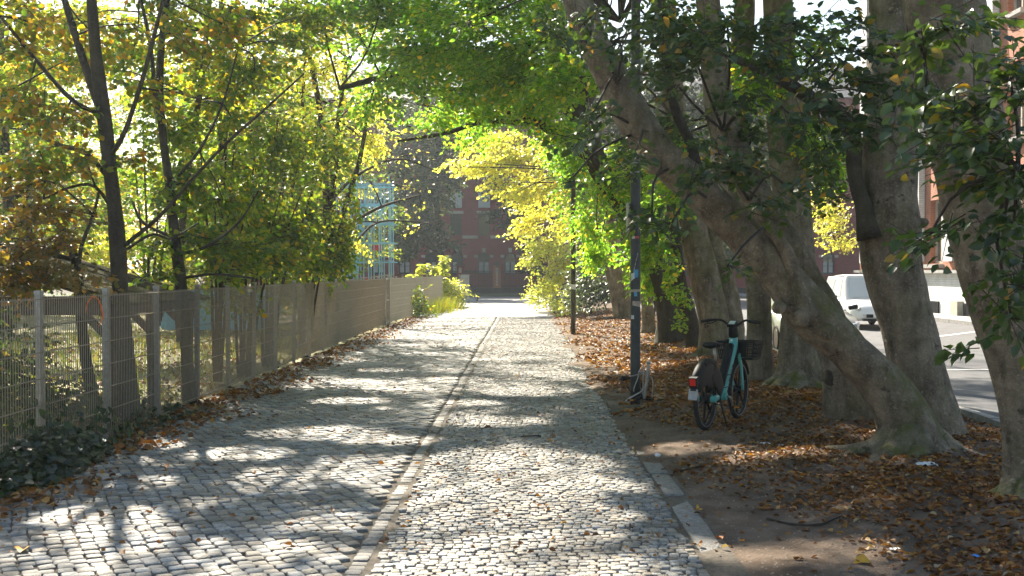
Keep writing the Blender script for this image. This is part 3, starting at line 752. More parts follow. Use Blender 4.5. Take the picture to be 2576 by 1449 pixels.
fence_run([8.62 + 1.68 * k for k in range(-1, 17)] + [37.0], 'weathered grey welded mesh fence lining the near left side of the lane', M['galv'], M['wire'])
fence_run([38.3 + 1.68 * k for k in range(10)], 'pale welded mesh fence with plants growing through, beyond the narrow gate', M['galv_pale'], M['galv_pale'])
gt = thing('mesh_gate', 'narrow steel mesh gate between the two stretches of fence', 'gate', (fx(37.6), 37.6, 0))
m = MB(); m.box((fx(37.2), 37.13, .78), (.06, .06, 1.56)); m.build('gate_post', M['galv'], gt); m = MB(); m.box((fx(38.1), 38.15, .8), (.09, .09, 1.6)); m.build('gate_post', M['galv'], gt)
m = MB()
for z in (.08, .8, 1.5): m.box((fx(37.6), 37.62, z), (.04, .9, .04))
for y in (37.2, 38.06): m.box((fx(37.6), y, .79), (.045, .045, 1.44))
m.build('gate_frame', M['galv'], gt)
obj('mesh_panel', *panel_mesh(None, 37.22, 38.04, 1.46, 5, .1), M['wire'], gt)
m = MB(); m.box((fx(37.6) + .05, 37.3, .95), (.05, .12, .03)); m.box((fx(37.6) + .03, 37.3, .92), (.02, .05, .2)); m.build('handle', M['silver'], gt)
# orange ribbon knotted to the top wire
c = Vector((fx(11.3) + .03, 11.35, 1.5)); P = [c + Vector((.01, -.02, 0)), c + Vector((.02, .10, -.02)), c + Vector((.02, .2, -.10)), c + Vector((.03, .22, -.22)), c + Vector((.03, .12, -.30))]
m = MB(); m.tube(P, [.005, .006, .008, .008, .004], 5, n=14); P = [c + Vector((.01, 0, 0)), c + Vector((.02, -.15, -.06)), c + Vector((.02, -.2, -.16))]; m.tube(P, [.005, .005, .003], 5, n=8)
tag(m.build('ribbon', M['orange'], origin=c), 'orange ribbon tied to the top wire of the mesh fence', 'ribbon')

# ================================================================== POLES
def pole(name, label, base, r, h, m, rtop=None, cat='pole'):
    t = thing(name, label, cat, base)
    b = Vector(base); V_, F_ = tube([b + Vector((0, 0, -.05)), b + Vector((0, 0, h * .5)), b + Vector((0, 0, h))], [r, r * .97, rtop or r * .85], 20, n=14)
    obj('shaft', V_, F_, m, t, smooth=True); return t
b1 = g(1598, 1019); b1.z = -.0
P1 = pole('lamp_post', 'dark grey lamp post with stickers, bicycle frame locked to its foot', b1, .066, 7.5, M['steel_dark'], .055, 'lamp post')
def band(parent, base, r, z, hh, m, name='clamp_band'):
    V_, F_ = tube([Vector(base) + Vector((0, 0, z)), Vector(base) + Vector((0, 0, z + hh))], [r, r], 20); return obj(name, V_, F_, m, parent, smooth=False)
def wrap(parent, base, r, z, hh, a0, a1, m, name='sticker', skew=0.0):
    """paper wrapped on a pole between angles a0 and a1 (0 = towards the viewer)"""
    V_ = []; n = 8
    for k in range(n + 1):
        a = R(-90) + R(a0 + (a1 - a0) * k / n)
        for z_ in (z + skew * k / n, z + hh + skew * .4 * k / n): V_.append(Vector(base) + Vector((math.cos(a) * r, math.sin(a) * r, z_)))
    F_ = [(2 * k, 2 * k + 2, 2 * k + 3, 2 * k + 1) for k in range(n)]
    return obj(name, V_, F_, m, parent)
zz = lambda v, Y: at(1288, v, Y).z
Y1 = b1.y
band(P1, b1, .0675, zz(551, Y1), .035, M['silver'])
for v in (412, 435): band(P1, b1, .0670, zz(v, Y1), .012, M['silver'])
stk_blue = mat('blue_sticker', (.08, .32, .5), .6, .3, 40); stk_white = mat('torn_white_sticker', (.6, .6, .56), .7, .25, 40); stk_red = mat('red_white_sticker', (.6, .1, .07), .6); stk_tan = mat('tape_residue', (.42, .33, .26), .8, .3, 30)
wrap(P1, b1, .0678, zz(700, Y1), .11, -20, 25, stk_blue, skew=.02); wrap(P1, b1, .0684, zz(708, Y1), .10, -60, -15, stk_white, skew=.04)
wrap(P1, b1, .0680, zz(745, Y1), .06, -20, 15, stk_blue); wrap(P1, b1, .0682, zz(735, Y1), .035, -75, 80, stk_tan, skew=.012); wrap(P1, b1, .0680, zz(768, Y1), .06, -40, 60, stk_tan, skew=-.02)
wrap(P1, b1, .0677, zz(600, Y1), .03, -10, 35, stk_red); wrap(P1, b1, .0680, zz(601, Y1), .035, -50, -12, stk_white); wrap(P1, b1, .0677, zz(802, Y1), .05, -60, -20, stk_white)
grf = MB()
for k in range(9):
    a = R(-90 - 30 + 6 * k); q = b1 + Vector((math.cos(a) * .068, math.sin(a) * .068, zz(690 - 6 * k, Y1)))
    grf.tube([q, q + Vector((.004, -.001, .03 + .02 * (k % 2)))], [.002, .002], 4)
grf.build('scribble', stk_white, P1)
sg = MB(); sg.box(at(1583, 552, Y1) + Vector((-.02, .02, 0)), (.015, .30, .44)); sg.build('sign_plate', M['galv'], P1)
m = MB(); m.box(b1 + Vector((-.085, .02, zz(545, Y1))), (.05, .04, .03)); m.build('sign_bracket', M['galv'], P1)
b2 = g(1442, 843); b2.z = 0
P2 = pole('lamp_post', 'slim mossy brown post with torn poster where leaf-strewn earth meets the road', b2, .068, 9, M['wood_pole'], .06, 'lamp post')
wrap(P2, b2, .072, zz(727, b2.y), .13, -70, 75, stk_white, skew=-.02); wrap(P2, b2, .070, zz(690, b2.y), .1, -30, 30, M['black'])
b3 = Vector((1.5, 54, 0))
P3 = pole('sign_post', 'far grey post carrying small sign boxes above the sunlit bushes', b3, .11, 9, M['grey_pole'], .09, 'sign post')
q = at(1390, 632, 54); m = MB(); m.box((b3.x - .17, 53.95, zz(632, 54)), (.08, .3, .62)); m.build('sign_plate', M['timber'], P3)
for dx, wd in ((-.27, .3), (.22, .16)):
    m = MB(); m.box((b3.x + dx, 53.93, zz(662, 54)), (wd, .16, .52)); s_ = m.build('sign_box', M['stone_trim'], P3)
    m = MB(); m.box((b3.x + dx, 53.84, zz(662, 54)), (wd * .5, .012, .3)); m.build('notice', M['brick_orange'] if dx < 0 else M['white'], s_)
# ================================================================== TREES
DENS = 1.0
def C(u, v, Y, ru, rv, rY, cov, a=.024):
    return (at(u, v, Y), (px(ru, Y), rY, px(rv, Y)), max(4, int(DENS * cov * math.pi * px(ru, Y) * px(rv, Y) / a)))
def tree(name, label, base, group=None): return thing(name, label, 'tree', (base.x, base.y, 0), group)
ROW = 'beeches in a row along the right of the lane'
BE = dict(L=.085, W=.055, tmpl=LEAF8, K=14, Ls=.5, droop=.12, br=.012)

DENS = 2.0
# ---- right row, nearest first -------------------------------------------------
b = g(2598, 1285); t1 = tree('beech_tree', 'thick beech trunk at the right picture edge with spreading roots', b, ROW)
P = trunk(t1, [(2602, 1300, 150), (2594, 1200, 120), (2588, 1110, 116), (2575, 1010, 124), (2556, 880, 150), (2512, 720, 178), (2478, 560, 188), (2448, 420, 188), (2425, 300, 186), (2398, 150, 190), (2375, 0, 190), (2365, -60, 188)], b.y, M['beech'], 28, .045, .6, 11)
roots(t1, Vector((b.x, b.y, .0)), .26, 6, .95, 4, M['beech'], [3.25, 3.6, 2.85, 4.1, 5.0, 1.2])
Y = b.y
foliage(t1, P[4:] + [at(2300, 80, 7.4), at(2560, 420, 6.6)], [
    C(2440, 60, 7.0, 130, 60, .5, .9), C(2330, 130, 7.2, 90, 60, .5, .9), C(2540, 200, 6.6, 90, 80, .4, 1.3), C(2440, 260, 6.8, 110, 50, .4, 1.2), C(2330, 250, 7.3, 110, 40, .4, 1.0),
    C(2480, 350, 6.6, 110, 50, .4, 1.3), C(2560, 430, 6.3, 70, 70, .3, 1.5), C(2380, 370, 7.0, 80, 35, .4, .9), C(2470, 450, 6.7, 60, 30, .3, .7), C(2340, 590, 6.8, 60, 25, .25, 1.2), C(2550, 560, 6.4, 45, 50, .3, .9),
    C(2520, 640, 6.6, 45, 30, .3, .5), C(2565, 720, 6.4, 20, 40, .25, .6), C(2545, 800, 6.6, 25, 14, .2, .5), C(2420, 330, 7.2, 90, 80, .5, .8)],
    M['beech_leaf'], seed=21, **BE)
# the nearest leaves of this tree, one by one
rgl = np.random.default_rng(77)
cl = [(2290, 590), (2330, 585), (2370, 592), (2420, 878), (2445, 868), (2500, 700), (2470, 300), (2360, 240), (2400, 420), (2530, 480), (2250, 300), (2300, 370)]
A_ = np.array([tuple(at(u, v, 6.35)) for u, v in cl]); out = np.tile(np.array([[-.9, -.2, -.15]]), (len(cl), 1))
pos, d, nr, sc, TA, TB = sprays(A_, out, 9, .34, .09, .058, rgl, .1, .5, False, LEAF8, raw=True)
tv, tf = sticks(TA, TB, .0035, .002); tag(obj('twigs', tv, tf, M['twig'], t1), kind='stuff')
lm = None
d = unit(d); s_ = unit(np.cross(nr, d)); n_ = np.cross(d, s_)
nearleaf = leaf_mat('near_beech_leaf', [(0, (.024, .05, .02)), (1, (.05, .085, .022))], .9, .35, .35, .6)
for i in range(len(pos)):
    if lm is None:
        T = LEAF8[0].copy(); T[:, 0] *= .09; T[:, 1] *= .058; T[:, 2] *= .09
        lo = obj('leaf', T, LEAF8[1], nearleaf, t1, origin=(0, 0, 0)); lm = lo
    else: lo = lm.copy(); COL.objects.link(lo)
    mt = Matrix(((d[i][0], s_[i][0], n_[i][0]), (d[i][1], s_[i][1], n_[i][1]), (d[i][2], s_[i][2], n_[i][2])))
    lo.rotation_euler = mt.to_euler(); lo.location = Vector(pos[i]) - WLOC[t1.name]; lo.scale = (sc[i],) * 3

b = g(2310, 1160); t2 = tree('beech_tree', 'mossy beech leaning far left over the lane from its gnarled foot', b, ROW)
P2p = trunk(t2, [(2318, 1172, 171), (2300, 1120, 148), (2262, 1030, 126), (2205, 950, 114), (2130, 872, 104), (2040, 790, 124), (1965, 700, 98), (1880, 600, 92), (1780, 500, 90), (1690, 420, 92), (1615, 330, 95), (1550, 215, 88), (1495, 105, 78), (1450, 0, 68), (1420, -80, 62)], b.y, M['beech'], 30, .08, .55, 5)
roots(t2, Vector((b.x, b.y, 0)), .36, 6, 1.0, 8, M['beech'], [3.4, 3.9, 4.4, 5.0, 5.7, 2.9])
br1 = trunk(t2, [(2030, 800, 70), (2012, 745, 46), (1998, 690, 38), (1975, 625, 34), (1930, 565, 30), (1885, 505, 27), (1845, 430, 24), (1820, 330, 20)], b.y - .15, M['beech'], 10, .06, 0, 6, 'branch')
br2 = trunk(t2, [(1760, 470, 40), (1740, 370, 26), (1700, 280, 24), (1680, 180, 22), (1665, 60, 18), (1650, -40, 15)], b.y + .1, M['dark_bark'], 9, .06, 0, 7, 'branch')
for (u, v, w, sd) in ((1646, 418, 30, 1), (2018, 800, 40, 2), (2085, 835, 36, 3), (1965, 775, 26, 4)):      # old branch scars
    c = at(u, v, b.y - .28 if u > 1700 else b.y - .2); r = px(w, b.y) / 2
    m = MB(); m.tube([c + Vector((0, .12, 0)), c + Vector((0, .02, 0)), c + Vector((0, -.005, 0)), c + Vector((0, .03, 0))], [r * 1.25, r * 1.1, r * .8, r * .35], 12, n=8, wob=.12, seed=sd)
    m.build('branch_scar', M['beech'], t2, True)
foliage(t2, P2p[7:] + br1[3:] + br2[2:], [
    C(1560, 110, 9.6, 80, 50, .5, .4), C(1470, 60, 9.8, 70, 60, .5, .5), C(1640, 60, 9.6, 90, 60, .5, 1.1), C(1740, 120, 9.4, 100, 70, .5, 1.1), C(1640, 190, 9.3, 60, 40, .4, .5), C(1830, 60, 9.6, 100, 60, .5, 1.1),
    C(1710, 220, 9.2, 70, 40, .4, .6), C(1460, 330, 9.6, 70, 35, .4, .9), C(1500, 270, 9.4, 40, 30, .4, .4), C(1400, 90, 9.8, 70, 60, .5, .8), C(1800, 390, 9.0, 100, 36, .4, .8), C(1860, 440, 8.9, 80, 35, .35, 1.2), C(1760, 440, 9.0, 60, 25, .3, .7), C(1640, 540, 9.1, 70, 25, .3, .9),
    C(1690, 560, 9.0, 60, 25, .3, .8), C(1930, 520, 8.9, 45, 30, .3, .9), C(1990, 480, 8.8, 45, 30, .3, .7), C(1840, 260, 9.2, 80, 50, .4, .9), C(1990, 290, 9.0, 70, 35, .4, .8), C(1830, 670, 8.9, 30, 14, .2, .9), C(1600, 380, 9.2, 20, 30, .3, .3), C(1430, 460, 10, 60, 25, .3, .8)],
    M['beech_leaf'], seed=22, **BE)

b = g(2345, 1128); t3 = tree('beech_tree', 'tall upright beech with bark eyes, rising right behind the leaning one', b, ROW)
P = trunk(t3, [(2352, 1135, 150), (2335, 1040, 140), (2308, 930, 132), (2278, 800, 132), (2250, 690, 142), (2236, 590, 150), (2236, 450, 140), (2242, 300, 132), (2250, 150, 130), (2256, -60, 126)], b.y + .25, M['beech'], 30, .05, .35, 31)
brp = trunk(t3, [(2190, 600, 70), (2172, 520, 46), (2150, 440, 38), (2146, 350, 44), (2118, 296, 46), (2050, 253, 36), (1990, 215, 30), (1935, 186, 26), (1840, 143, 20), (1740, 90, 14)], b.y + .1, M['dark_bark'], 10, .1, 0, 32, 'branch')
for (u, v, w, sd) in ((2245, 660, 46, 1), (2205, 655, 34, 2), (2290, 705, 24, 3), (2330, 560, 20, 4)):
    c = at(u, v, b.y + .05); r = px(w, b.y) / 2
    m = MB(); m.tube([c + Vector((0, .14, 0)), c + Vector((0, .06, 0)), c + Vector((0, .03, 0)), c + Vector((0, .05, 0))], [r * 1.4, r * 1.2, r * .8, r * .3], 12, n=8, wob=.14, seed=sd)
    m.build('branch_scar', M['beech'], t3, True)
foliage(t3, P[6:] + brp[3:], [
    C(2150, 60, 9.2, 90, 50, .5, .9), C(2070, 170, 9.0, 90, 45, .4, 1.0), C(2180, 200, 8.9, 90, 40, .4, 1.2), C(2100, 280, 8.8, 100, 35, .4, 1.1), C(2240, 250, 8.7, 80, 40, .4, 1.0), C(2160, 330, 8.6, 80, 35, .35, 1.2), C(2080, 370, 9.6, 60, 40, .4, 1.0),
    C(2000, 60, 9.6, 60, 50, .4, 1.0), C(1940, 130, 9.6, 80, 60, .5, 1.0), C(2270, 120, 8.8, 80, 60, .4, .8), C(2150, 130, 8.9, 60, 30, .3, .8), C(2080, 490, 14, 50, 60, .5, .7), C(2060, 430, 12, 40, 50, .5, .9)],
    M['beech_leaf'], seed=23, **BE)

b = g(2135, 1085); t4 = tree('beech_tree', 'pale-footed beech with a dark knot, half hidden behind the leaning trunk', b, ROW)
P = trunk(t4, [(2140, 1092, 118), (2130, 1010, 112), (2112, 900, 100), (2075, 790, 90), (2035, 718, 84), (1980, 620, 80), (1925, 534, 76), (1862, 411, 76), (1816, 300, 74), (1790, 100, 66), (1775, -60, 60)], b.y, M['beech'], 22, .06, .25, 41)
c = at(2108, 950, b.y - .17); m = MB(); m.tube([c + Vector((0, .2, .03)), c + Vector((0, .06, 0)), c + Vector((0, 0, 0)), c + Vector((0, .04, 0))], [.15, .13, .08, .03], 14, n=9, wob=.16, seed=4); m.build('burl', M['dark_bark'], t4, True)
foliage(t4, P[5:], [C(1650, 330, 13, 100, 70, .8, .9), C(1560, 420, 14, 80, 60, .8, .9), C(1900, 330, 12.5, 60, 80, .6, .8), C(1720, 80, 13, 120, 80, .8, .9), C(1900, 400, 12.6, 60, 50, .5, .7)], M['beech_leaf'], seed=24, **BE)

DENS = 2.6
b = g(2012, 988); t5 = tree('beech_tree', 'broad straight beech trunk directly right of the turquoise bicycle', b, ROW)
P = trunk(t5, [(2014, 992, 120), (2010, 900, 98), (2010, 760, 90), (2000, 600, 96), (1986, 450, 95), (1975, 300, 90), (1962, 150, 80), (1955, -60, 72)], b.y, M['beech'], 18, .05, .5, 51)
roots(t5, Vector((b.x, b.y, .02)), .36, 6, .8, 14, M['beech'], [3.3, 3.8, 4.4, 5.1, 5.8, 6.3])
foliage(t5, P[4:], [C(2060, 330, 16, 70, 80, 1, .9), C(2090, 420, 17, 50, 60, 1, 1.0), C(1900, 200, 16, 100, 90, 1, .8), C(2050, 120, 16, 80, 90, 1, .7)], M['canopy_leaf'], seed=25, L=.085, W=.058, K=14, Ls=.5)

b = g(1912, 978); t6 = tree('beech_tree', 'slender beech stem rising straight behind the turquoise bicycle\'s basket', b, ROW)
P = trunk(t6, [(1914, 984, 66), (1911, 870, 62), (1908, 745, 62), (1896, 640, 60), (1872, 540, 58), (1858, 430, 54), (1865, 250, 48), (1875, 100, 44), (1880, -60, 40)], b.y, M['beech'], 14, .05, .35, 61)
foliage(t6, P[4:], [C(1700, 480, 17.5, 70, 60, 1, .8), C(1680, 380, 18, 90, 60, 1, .8)], M['canopy_leaf'], seed=26, L=.085, W=.058, K=14, Ls=.5)

b = g(1800, 915); t7 = tree('beech_tree', 'mossy beech standing left of the bicycle\'s handlebar', b, ROW)
P = trunk(t7, [(1805, 920, 92), (1797, 810, 76), (1770, 690, 76), (1748, 590, 72), (1722, 450, 62), (1700, 300, 56), (1680, 100, 50), (1672, -40, 46)], b.y, M['beech'], 14, .06, .4, 71)
P_ = trunk(t7, [(1836, 918, 70), (1838, 800, 64), (1812, 690, 60), (1790, 600, 55), (1820, 420, 48), (1850, 200, 42), (1870, -40, 38)], b.y + .3, M['beech'], 12, .06, .2, 72, 'second_stem')
roots(t7, Vector((b.x - .1, b.y, .02)), .3, 3, .9, 17, M['beech'], [3.5, 4.3, 5.2])
foliage(t7, P[3:], [C(1330, 120, 18, 140, 70, 1.2, 1.0), C(1180, 60, 18, 150, 60, 1.2, 1.0), C(1420, 200, 17, 110, 70, 1.2, .9), C(1050, 130, 19, 110, 60, 1.2, .9), C(1260, 210, 18.5, 120, 60, 1.2, .9), C(1580, 450, 21, 70, 60, 1, .8), C(1640, 640, 21.5, 60, 60, .8, .8), C(1600, 560, 21, 70, 50, .8, .8)], M['canopy_leaf'], seed=27, L=.10, W=.065, K=16, Ls=.6, br=.02)

b = g(1690, 873); t8 = tree('beech_tree', 'dark beech leaning left over the road in mid distance', b, ROW)
P8 = trunk(t8, [(1692, 877, 78), (1682, 770, 64), (1645, 645, 50), (1570, 525, 50), (1508, 425, 54), (1456, 300, 62), (1418, 180, 56), (1390, 60, 50), (1375, -40, 46)], b.y, M['dark_bark'], 14, .07, .4, 81)
l1 = trunk(t8, [(1500, 410, 26), (1380, 325, 24), (1330, 300, 18), (1280, 285, 12)], b.y - 1, M['dark_bark'], 8, .05, 0, 82, 'branch', dY=-2)
l2 = trunk(t8, [(1440, 250, 22), (1290, 235, 18), (1180, 225, 14), (1050, 233, 10)], b.y - 1, M['dark_bark'], 8, .05, 0, 83, 'branch', dY=-3)
l3 = trunk(t8, [(1420, 190, 26), (1250, 158, 22), (1100, 165, 20), (960, 195, 18), (855, 222, 12)], b.y - 2, M['dark_bark'], 8, .05, 0, 84, 'branch', dY=-4)
l4 = trunk(t8, [(1330, 310, 14), (1220, 305, 14), (1120, 335, 11), (1000, 355, 6)], b.y - 2, M['dark_bark'], 8, .05, 0, 85, 'branch', dY=-1)
foliage(t8, P8[4:] + l1 + l2 + l3 + l4, [C(1000, 200, 22, 130, 60, 1.5, .8), C(1150, 150, 22, 140, 60, 1.5, 1.0), C(1300, 180, 23, 130, 60, 1.5, .9), C(1080, 260, 23, 120, 45, 1.2, 1.0), C(1220, 285, 24, 110, 40, 1.2, .9), C(930, 260, 22, 90, 45, 1.2, .6), C(1350, 260, 24, 90, 50, 1.2, .9), C(1110, 310, 24, 90, 30, 1.0, .7), C(1410, 340, 25, 70, 50, 1, .9),
    C(900, 90, 21, 100, 60, 1.5, .8), C(820, 30, 20, 110, 50, 1.3, .8), C(960, 20, 20, 120, 50, 1.3, 1.0), C(1100, 30, 21, 120, 50, 1.3, 1.0), C(1240, 20, 21, 120, 50, 1.3, 1.0), C(1380, 40, 21, 100, 60, 1.2, .9), C(1180, 350, 26, 80, 25, 1, .7), C(1500, 560, 27, 60, 45, 1, 1.0), C(1530, 480, 27, 70, 45, 1, 1.1), C(1620, 700, 27, 40, 60, .8, .7), C(1500, 640, 28, 50, 40, .8, .9), C(1440, 400, 27, 60, 50, 1, .8), C(1590, 400, 27, 70, 70, 1, 1)], M['canopy_leaf'], seed=28, L=.10, W=.068, K=16, Ls=.65, br=.018)

b = g(1748, 888); t9 = tree('beech_tree', 'thin leaning beech stem with shoots of green leaves near the bicycle', b, ROW)
P = trunk(t9, [(1752, 892, 46), (1735, 800, 38), (1712, 715, 34), (1700, 610, 32), (1690, 480, 28), (1700, 300, 22)], b.y, M['dark_bark'], 12, .08, .4, 91)
foliage(t9, P, [C(1690, 690, 23.5, 22, 60, .3, 1.1), C(1705, 820, 23.4, 18, 30, .3, 1.1), C(1720, 760, 23.5, 20, 40, .3, .8)], M['canopy_leaf'], seed=29, L=.085, W=.06, K=10, Ls=.35)
b = g(1632, 850); t10 = tree('beech_tree', 'knotty beech stem just right of the dark lamp post', b, ROW)
P = trunk(t10, [(1634, 853, 36), (1626, 760, 30), (1612, 660, 28), (1600, 540, 26), (1590, 380, 22)], b.y, M['beech'], 12, .1, .5, 101)
foliage(t10, P, [C(1660, 560, 31, 60, 70, 1, .9, .04), C(1600, 640, 31, 50, 50, 1, .8, .04)], M['canopy_leaf'], seed=30, L=.11, W=.075, K=16, Ls=.7)
b = g(1568, 808); t11 = tree('beech_tree', 'far beech with a sun-edged stem where the earth strip ends', b, ROW)
P = trunk(t11, [(1570, 812, 46), (1562, 720, 40), (1545, 640, 38), (1525, 560, 36), (1505, 450, 32), (1490, 330, 28)], b.y, M['beech'], 12, .06, .35, 111)
trunk(t11, [(1552, 800, 16), (1540, 730, 15), (1522, 660, 14), (1515, 600, 13)], b.y - .6, M['beech'], 9, .06, .2, 112, 'second_stem')
foliage(t11, P, [C(1470, 500, 37, 80, 70, 1.5, 1.0, .06), C(1540, 420, 38, 90, 70, 1.5, 1.0, .06), C(1480, 600, 38, 60, 40, 1.5, .9, .06), C(1620, 500, 39, 70, 80, 1.5, 1.0, .06), C(1420, 400, 38, 60, 60, 1.5, .8, .06)], M['canopy_leaf'], seed=31, L=.13, W=.09, K=16, Ls=.8, tmpl=LEAF2)

# ---- unseen tops of the row's crowns, added to shade earth, trunks and road
ru = np.random.default_rng(41)
tops = [(t4, 14), (t6, 18), (t7, 23), (t8, 28), (t11, 36)]
for i, (tr_, yc) in enumerate(tops):
    cl = []
    for k in range(19):
        y = yc + ru.uniform(-3.2, 4.2); x = ru.uniform(-3.6, 5.2); z = max(5.6, 1.75 + .238 * y + .5) + ru.uniform(.5, 3.2)
        cl.append((Vector((x, y, z)), (1.5, 1.6, .6), 46))
    foliage(tr_, [WLOC[tr_.name] + Vector((-1.2, 0, 7.5))], cl, M['canopy_leaf'], seed=50 + i, L=.15, W=.10, K=16, Ls=.9, tmpl=LEAF2, br=.03, name='shade_crown_top')

DENS = 2.4
cl = [(Vector((ru.uniform(-.4, 3.4), ru.uniform(10.2, 14.0), ru.uniform(5.7, 8.2))), (1.3, 1.3, .5), 40) for k in range(14)]
foliage(t2, [P2p[-1]], cl, M['canopy_leaf'], seed=58, L=.13, W=.09, K=16, Ls=.8, tmpl=LEAF2, br=.025, name='shade_crown_top')  # unseen leaves added overhead to darken the foliage at the right edge
# ---- left of the fence ---------------------------------------------------------
b = Vector((-4.72, 13.3, 0)); k1 = tree('maple_tree', 'dark upright maple trunk just behind the mesh fence, leaves turning gold', b)
P = trunk(k1, [(330, 1072, 50), (322, 960, 44), (312, 850, 42), (303, 740, 40), (296, 620, 42), (288, 520, 36), (276, 420, 35), (264, 310, 36), (248, 200, 34), (238, 100, 28), (226, -60, 24)], b.y, M['dark_bark'], 14, .04, .3, 121)
q = [trunk(k1, a, b.y, M['dark_bark'], 8, .05, 0, 130 + i, 'branch', dY=dy) for i, (a, dy) in enumerate([
    ([(262, 300, 24), (222, 190, 22), (190, 90, 20), (150, -40, 16)], .5), ([(270, 400, 16), (310, 340, 13), (352, 220, 12), (385, 100, 11), (415, -20, 9)], -.4), ([(316, 615, 12), (400, 545, 10), (480, 455, 9), (570, 360, 8), (660, 280, 7), (765, 185, 5)], -1.0),
    ([(276, 450, 14), (215, 385, 13), (150, 365, 11), (90, 330, 9), (10, 235, 7)], .6), ([(255, 290, 12), (180, 250, 12), (90, 150, 10), (0, 40, 8)], -.6), ([(290, 540, 10), (240, 470, 9), (180, 470, 7), (110, 500, 5)], -.4), ([(300, 640, 8), (380, 590, 7), (430, 600, 5), (500, 560, 4)], .7)])]
anc = P[5:] + [p for z in q for p in z]
foliage(k1, anc, [C(80, 60, 13, 110, 60, .9, .75), C(210, 50, 13.5, 100, 60, .9, .6), C(340, 60, 14, 110, 60, .9, .8), C(470, 110, 14, 100, 70, .9, .8), C(60, 250, 12.6, 90, 50, .8, .75), C(150, 310, 13, 110, 45, .8, .8), C(400, 230, 13.8, 90, 60, .8, .6), C(330, 400, 13.3, 80, 40, .7, .8), C(100, 420, 12.6, 110, 50, .7, .9),
    C(220, 410, 13, 70, 35, .6, .8), C(560, 60, 14.5, 90, 60, .9, .8), C(60, 130, 13, 70, 50, .8, .7), C(40, 20, 14, 90, 50, .8, .9), C(260, 110, 15, 90, 60, .8, .6), C(170, 150, 15, 80, 50, .8, .5), C(560, 400, 13, 50, 30, .4, .4)], M['gold_leaf'], K=12, Ls=.5, L=.085, W=.075, seed=61, br=.011)
b = Vector((-5.4, 13.9, 0)); k2 = tree('elder_tree', 'low crooked elder with browning leaves over the timber hut', b)
P = trunk(k2, [(240, 1040, 30), (215, 900, 28), (200, 760, 26), (196, 690, 24), (178, 620, 20), (150, 570, 16), (100, 525, 12), (30, 510, 8)], b.y, M['dark_bark'], 10, .06, .3, 141)
q = [trunk(k2, a, b.y, M['dark_bark'], 7, .05, 0, 145 + i, 'branch') for i, a in enumerate([[(196, 690, 12), (205, 620, 11), (235, 540, 9), (250, 480, 6)], [(185, 650, 10), (120, 640, 9), (50, 600, 7), (0, 610, 5)], [(60, 740, 22), (75, 640, 20), (70, 560, 16), (40, 480, 10)]])]
foliage(k2, P[3:] + [p for z in q for p in z], [C(60, 560, 12.5, 90, 50, .6, 1.1), C(40, 640, 12.2, 90, 55, .5, 1.6), C(130, 610, 12.6, 80, 40, .5, .9), C(180, 530, 13, 80, 40, .5, .7), C(120, 690, 12.3, 110, 40, .5, 1.6), C(20, 720, 12, 60, 40, .4, 1.6), C(40, 480, 12.4, 60, 40, .5, .9), C(230, 700, 12.6, 50, 25, .4, .7)], M['brown_leaf'], K=12, Ls=.45, L=.075, W=.06, seed=62, br=.01)
b = Vector((-4.75, 15.2, 0)); k3 = tree('maple_tree', 'second dark maple trunk behind the fence, right of the timber hut', b)
P = trunk(k3, [(478, 1020, 34), (470, 900, 30), (462, 780, 28), (452, 690, 30), (440, 600, 26), (428, 480, 22), (412, 360, 20), (402, 240, 20), (405, 130, 18), (425, -40, 14)], b.y, M['dark_bark'], 12, .05, .3, 151)
q = [trunk(k3, a, b.y, M['dark_bark'], 7, .05, 0, 155 + i, 'branch', dY=dy) for i, (a, dy) in enumerate([([(412, 350, 13), (390, 240, 12), (380, 120, 10), (350, -20, 8)], .6), ([(450, 640, 9), (520, 620, 8), (600, 560, 6), (650, 480, 4)], -.5), ([(440, 600, 9), (360, 560, 8), (330, 500, 6)], .4), ([(425, 470, 9), (500, 380, 8), (560, 260, 6), (600, 120, 4)], .6), ([(456, 700, 8), (540, 690, 7), (640, 700, 5)], -.4)])]
foliage(k3, P[4:] + [p for z in q for p in z], [C(430, 330, 16, 90, 60, .9, .9), C(520, 260, 16.5, 100, 60, .9, .9), C(600, 330, 16.5, 90, 50, .9, .9), C(480, 450, 15.5, 90, 45, .8, .9), C(560, 500, 16, 100, 45, .8, 1.1), C(640, 200, 17, 100, 70, 1, .9), C(520, 600, 15.6, 90, 45, .8, 1.0), C(390, 620, 15, 60, 50, .7, .9), C(400, 500, 15, 60, 50, .7, .8), C(620, 620, 16, 90, 50, .8, 1.1), C(700, 110, 17.5, 90, 70, 1, .8), C(620, 30, 18, 110, 50, 1, .9), C(760, 40, 18.5, 110, 50, 1, .9), C(450, 20, 17.5, 110, 50, 1, .8), C(330, 150, 17, 90, 60, 1, .7), C(520, 170, 17, 90, 60, 1, .6), C(420, 690, 15, 60, 30, .5, .7), C(560, 680, 15.6, 80, 30, .5, .9)], M['left_leaf'], K=12, Ls=.5, L=.085, W=.075, seed=63, br=.011)
tops = [(k1, -6.0, 18), (k3, -5.5, 22), (k3, -8.0, 26)]  # unseen crown tops added to throw more shade on the road's left half
for i, (tr_, xc, yc) in enumerate(tops):
    cl = []
    for k in range(14):
        y = yc + ru.uniform(-2.8, 4.5); x = xc + ru.uniform(-2.2, 2.6); z = 1.75 + .238 * y + ru.uniform(.4, 3.0)
        cl.append((Vector((x, y, z)), (1.3, 1.4, .6), 30))
    foliage(tr_, [WLOC[tr_.name] + Vector((-.5, 0, 6.5))], cl, M['gold_leaf'] if tr_ is k1 else M['left_leaf'], seed=150 + i, L=.14, W=.11, K=14, Ls=.85, tmpl=LEAF2, br=.025, name='shade_crown_top')
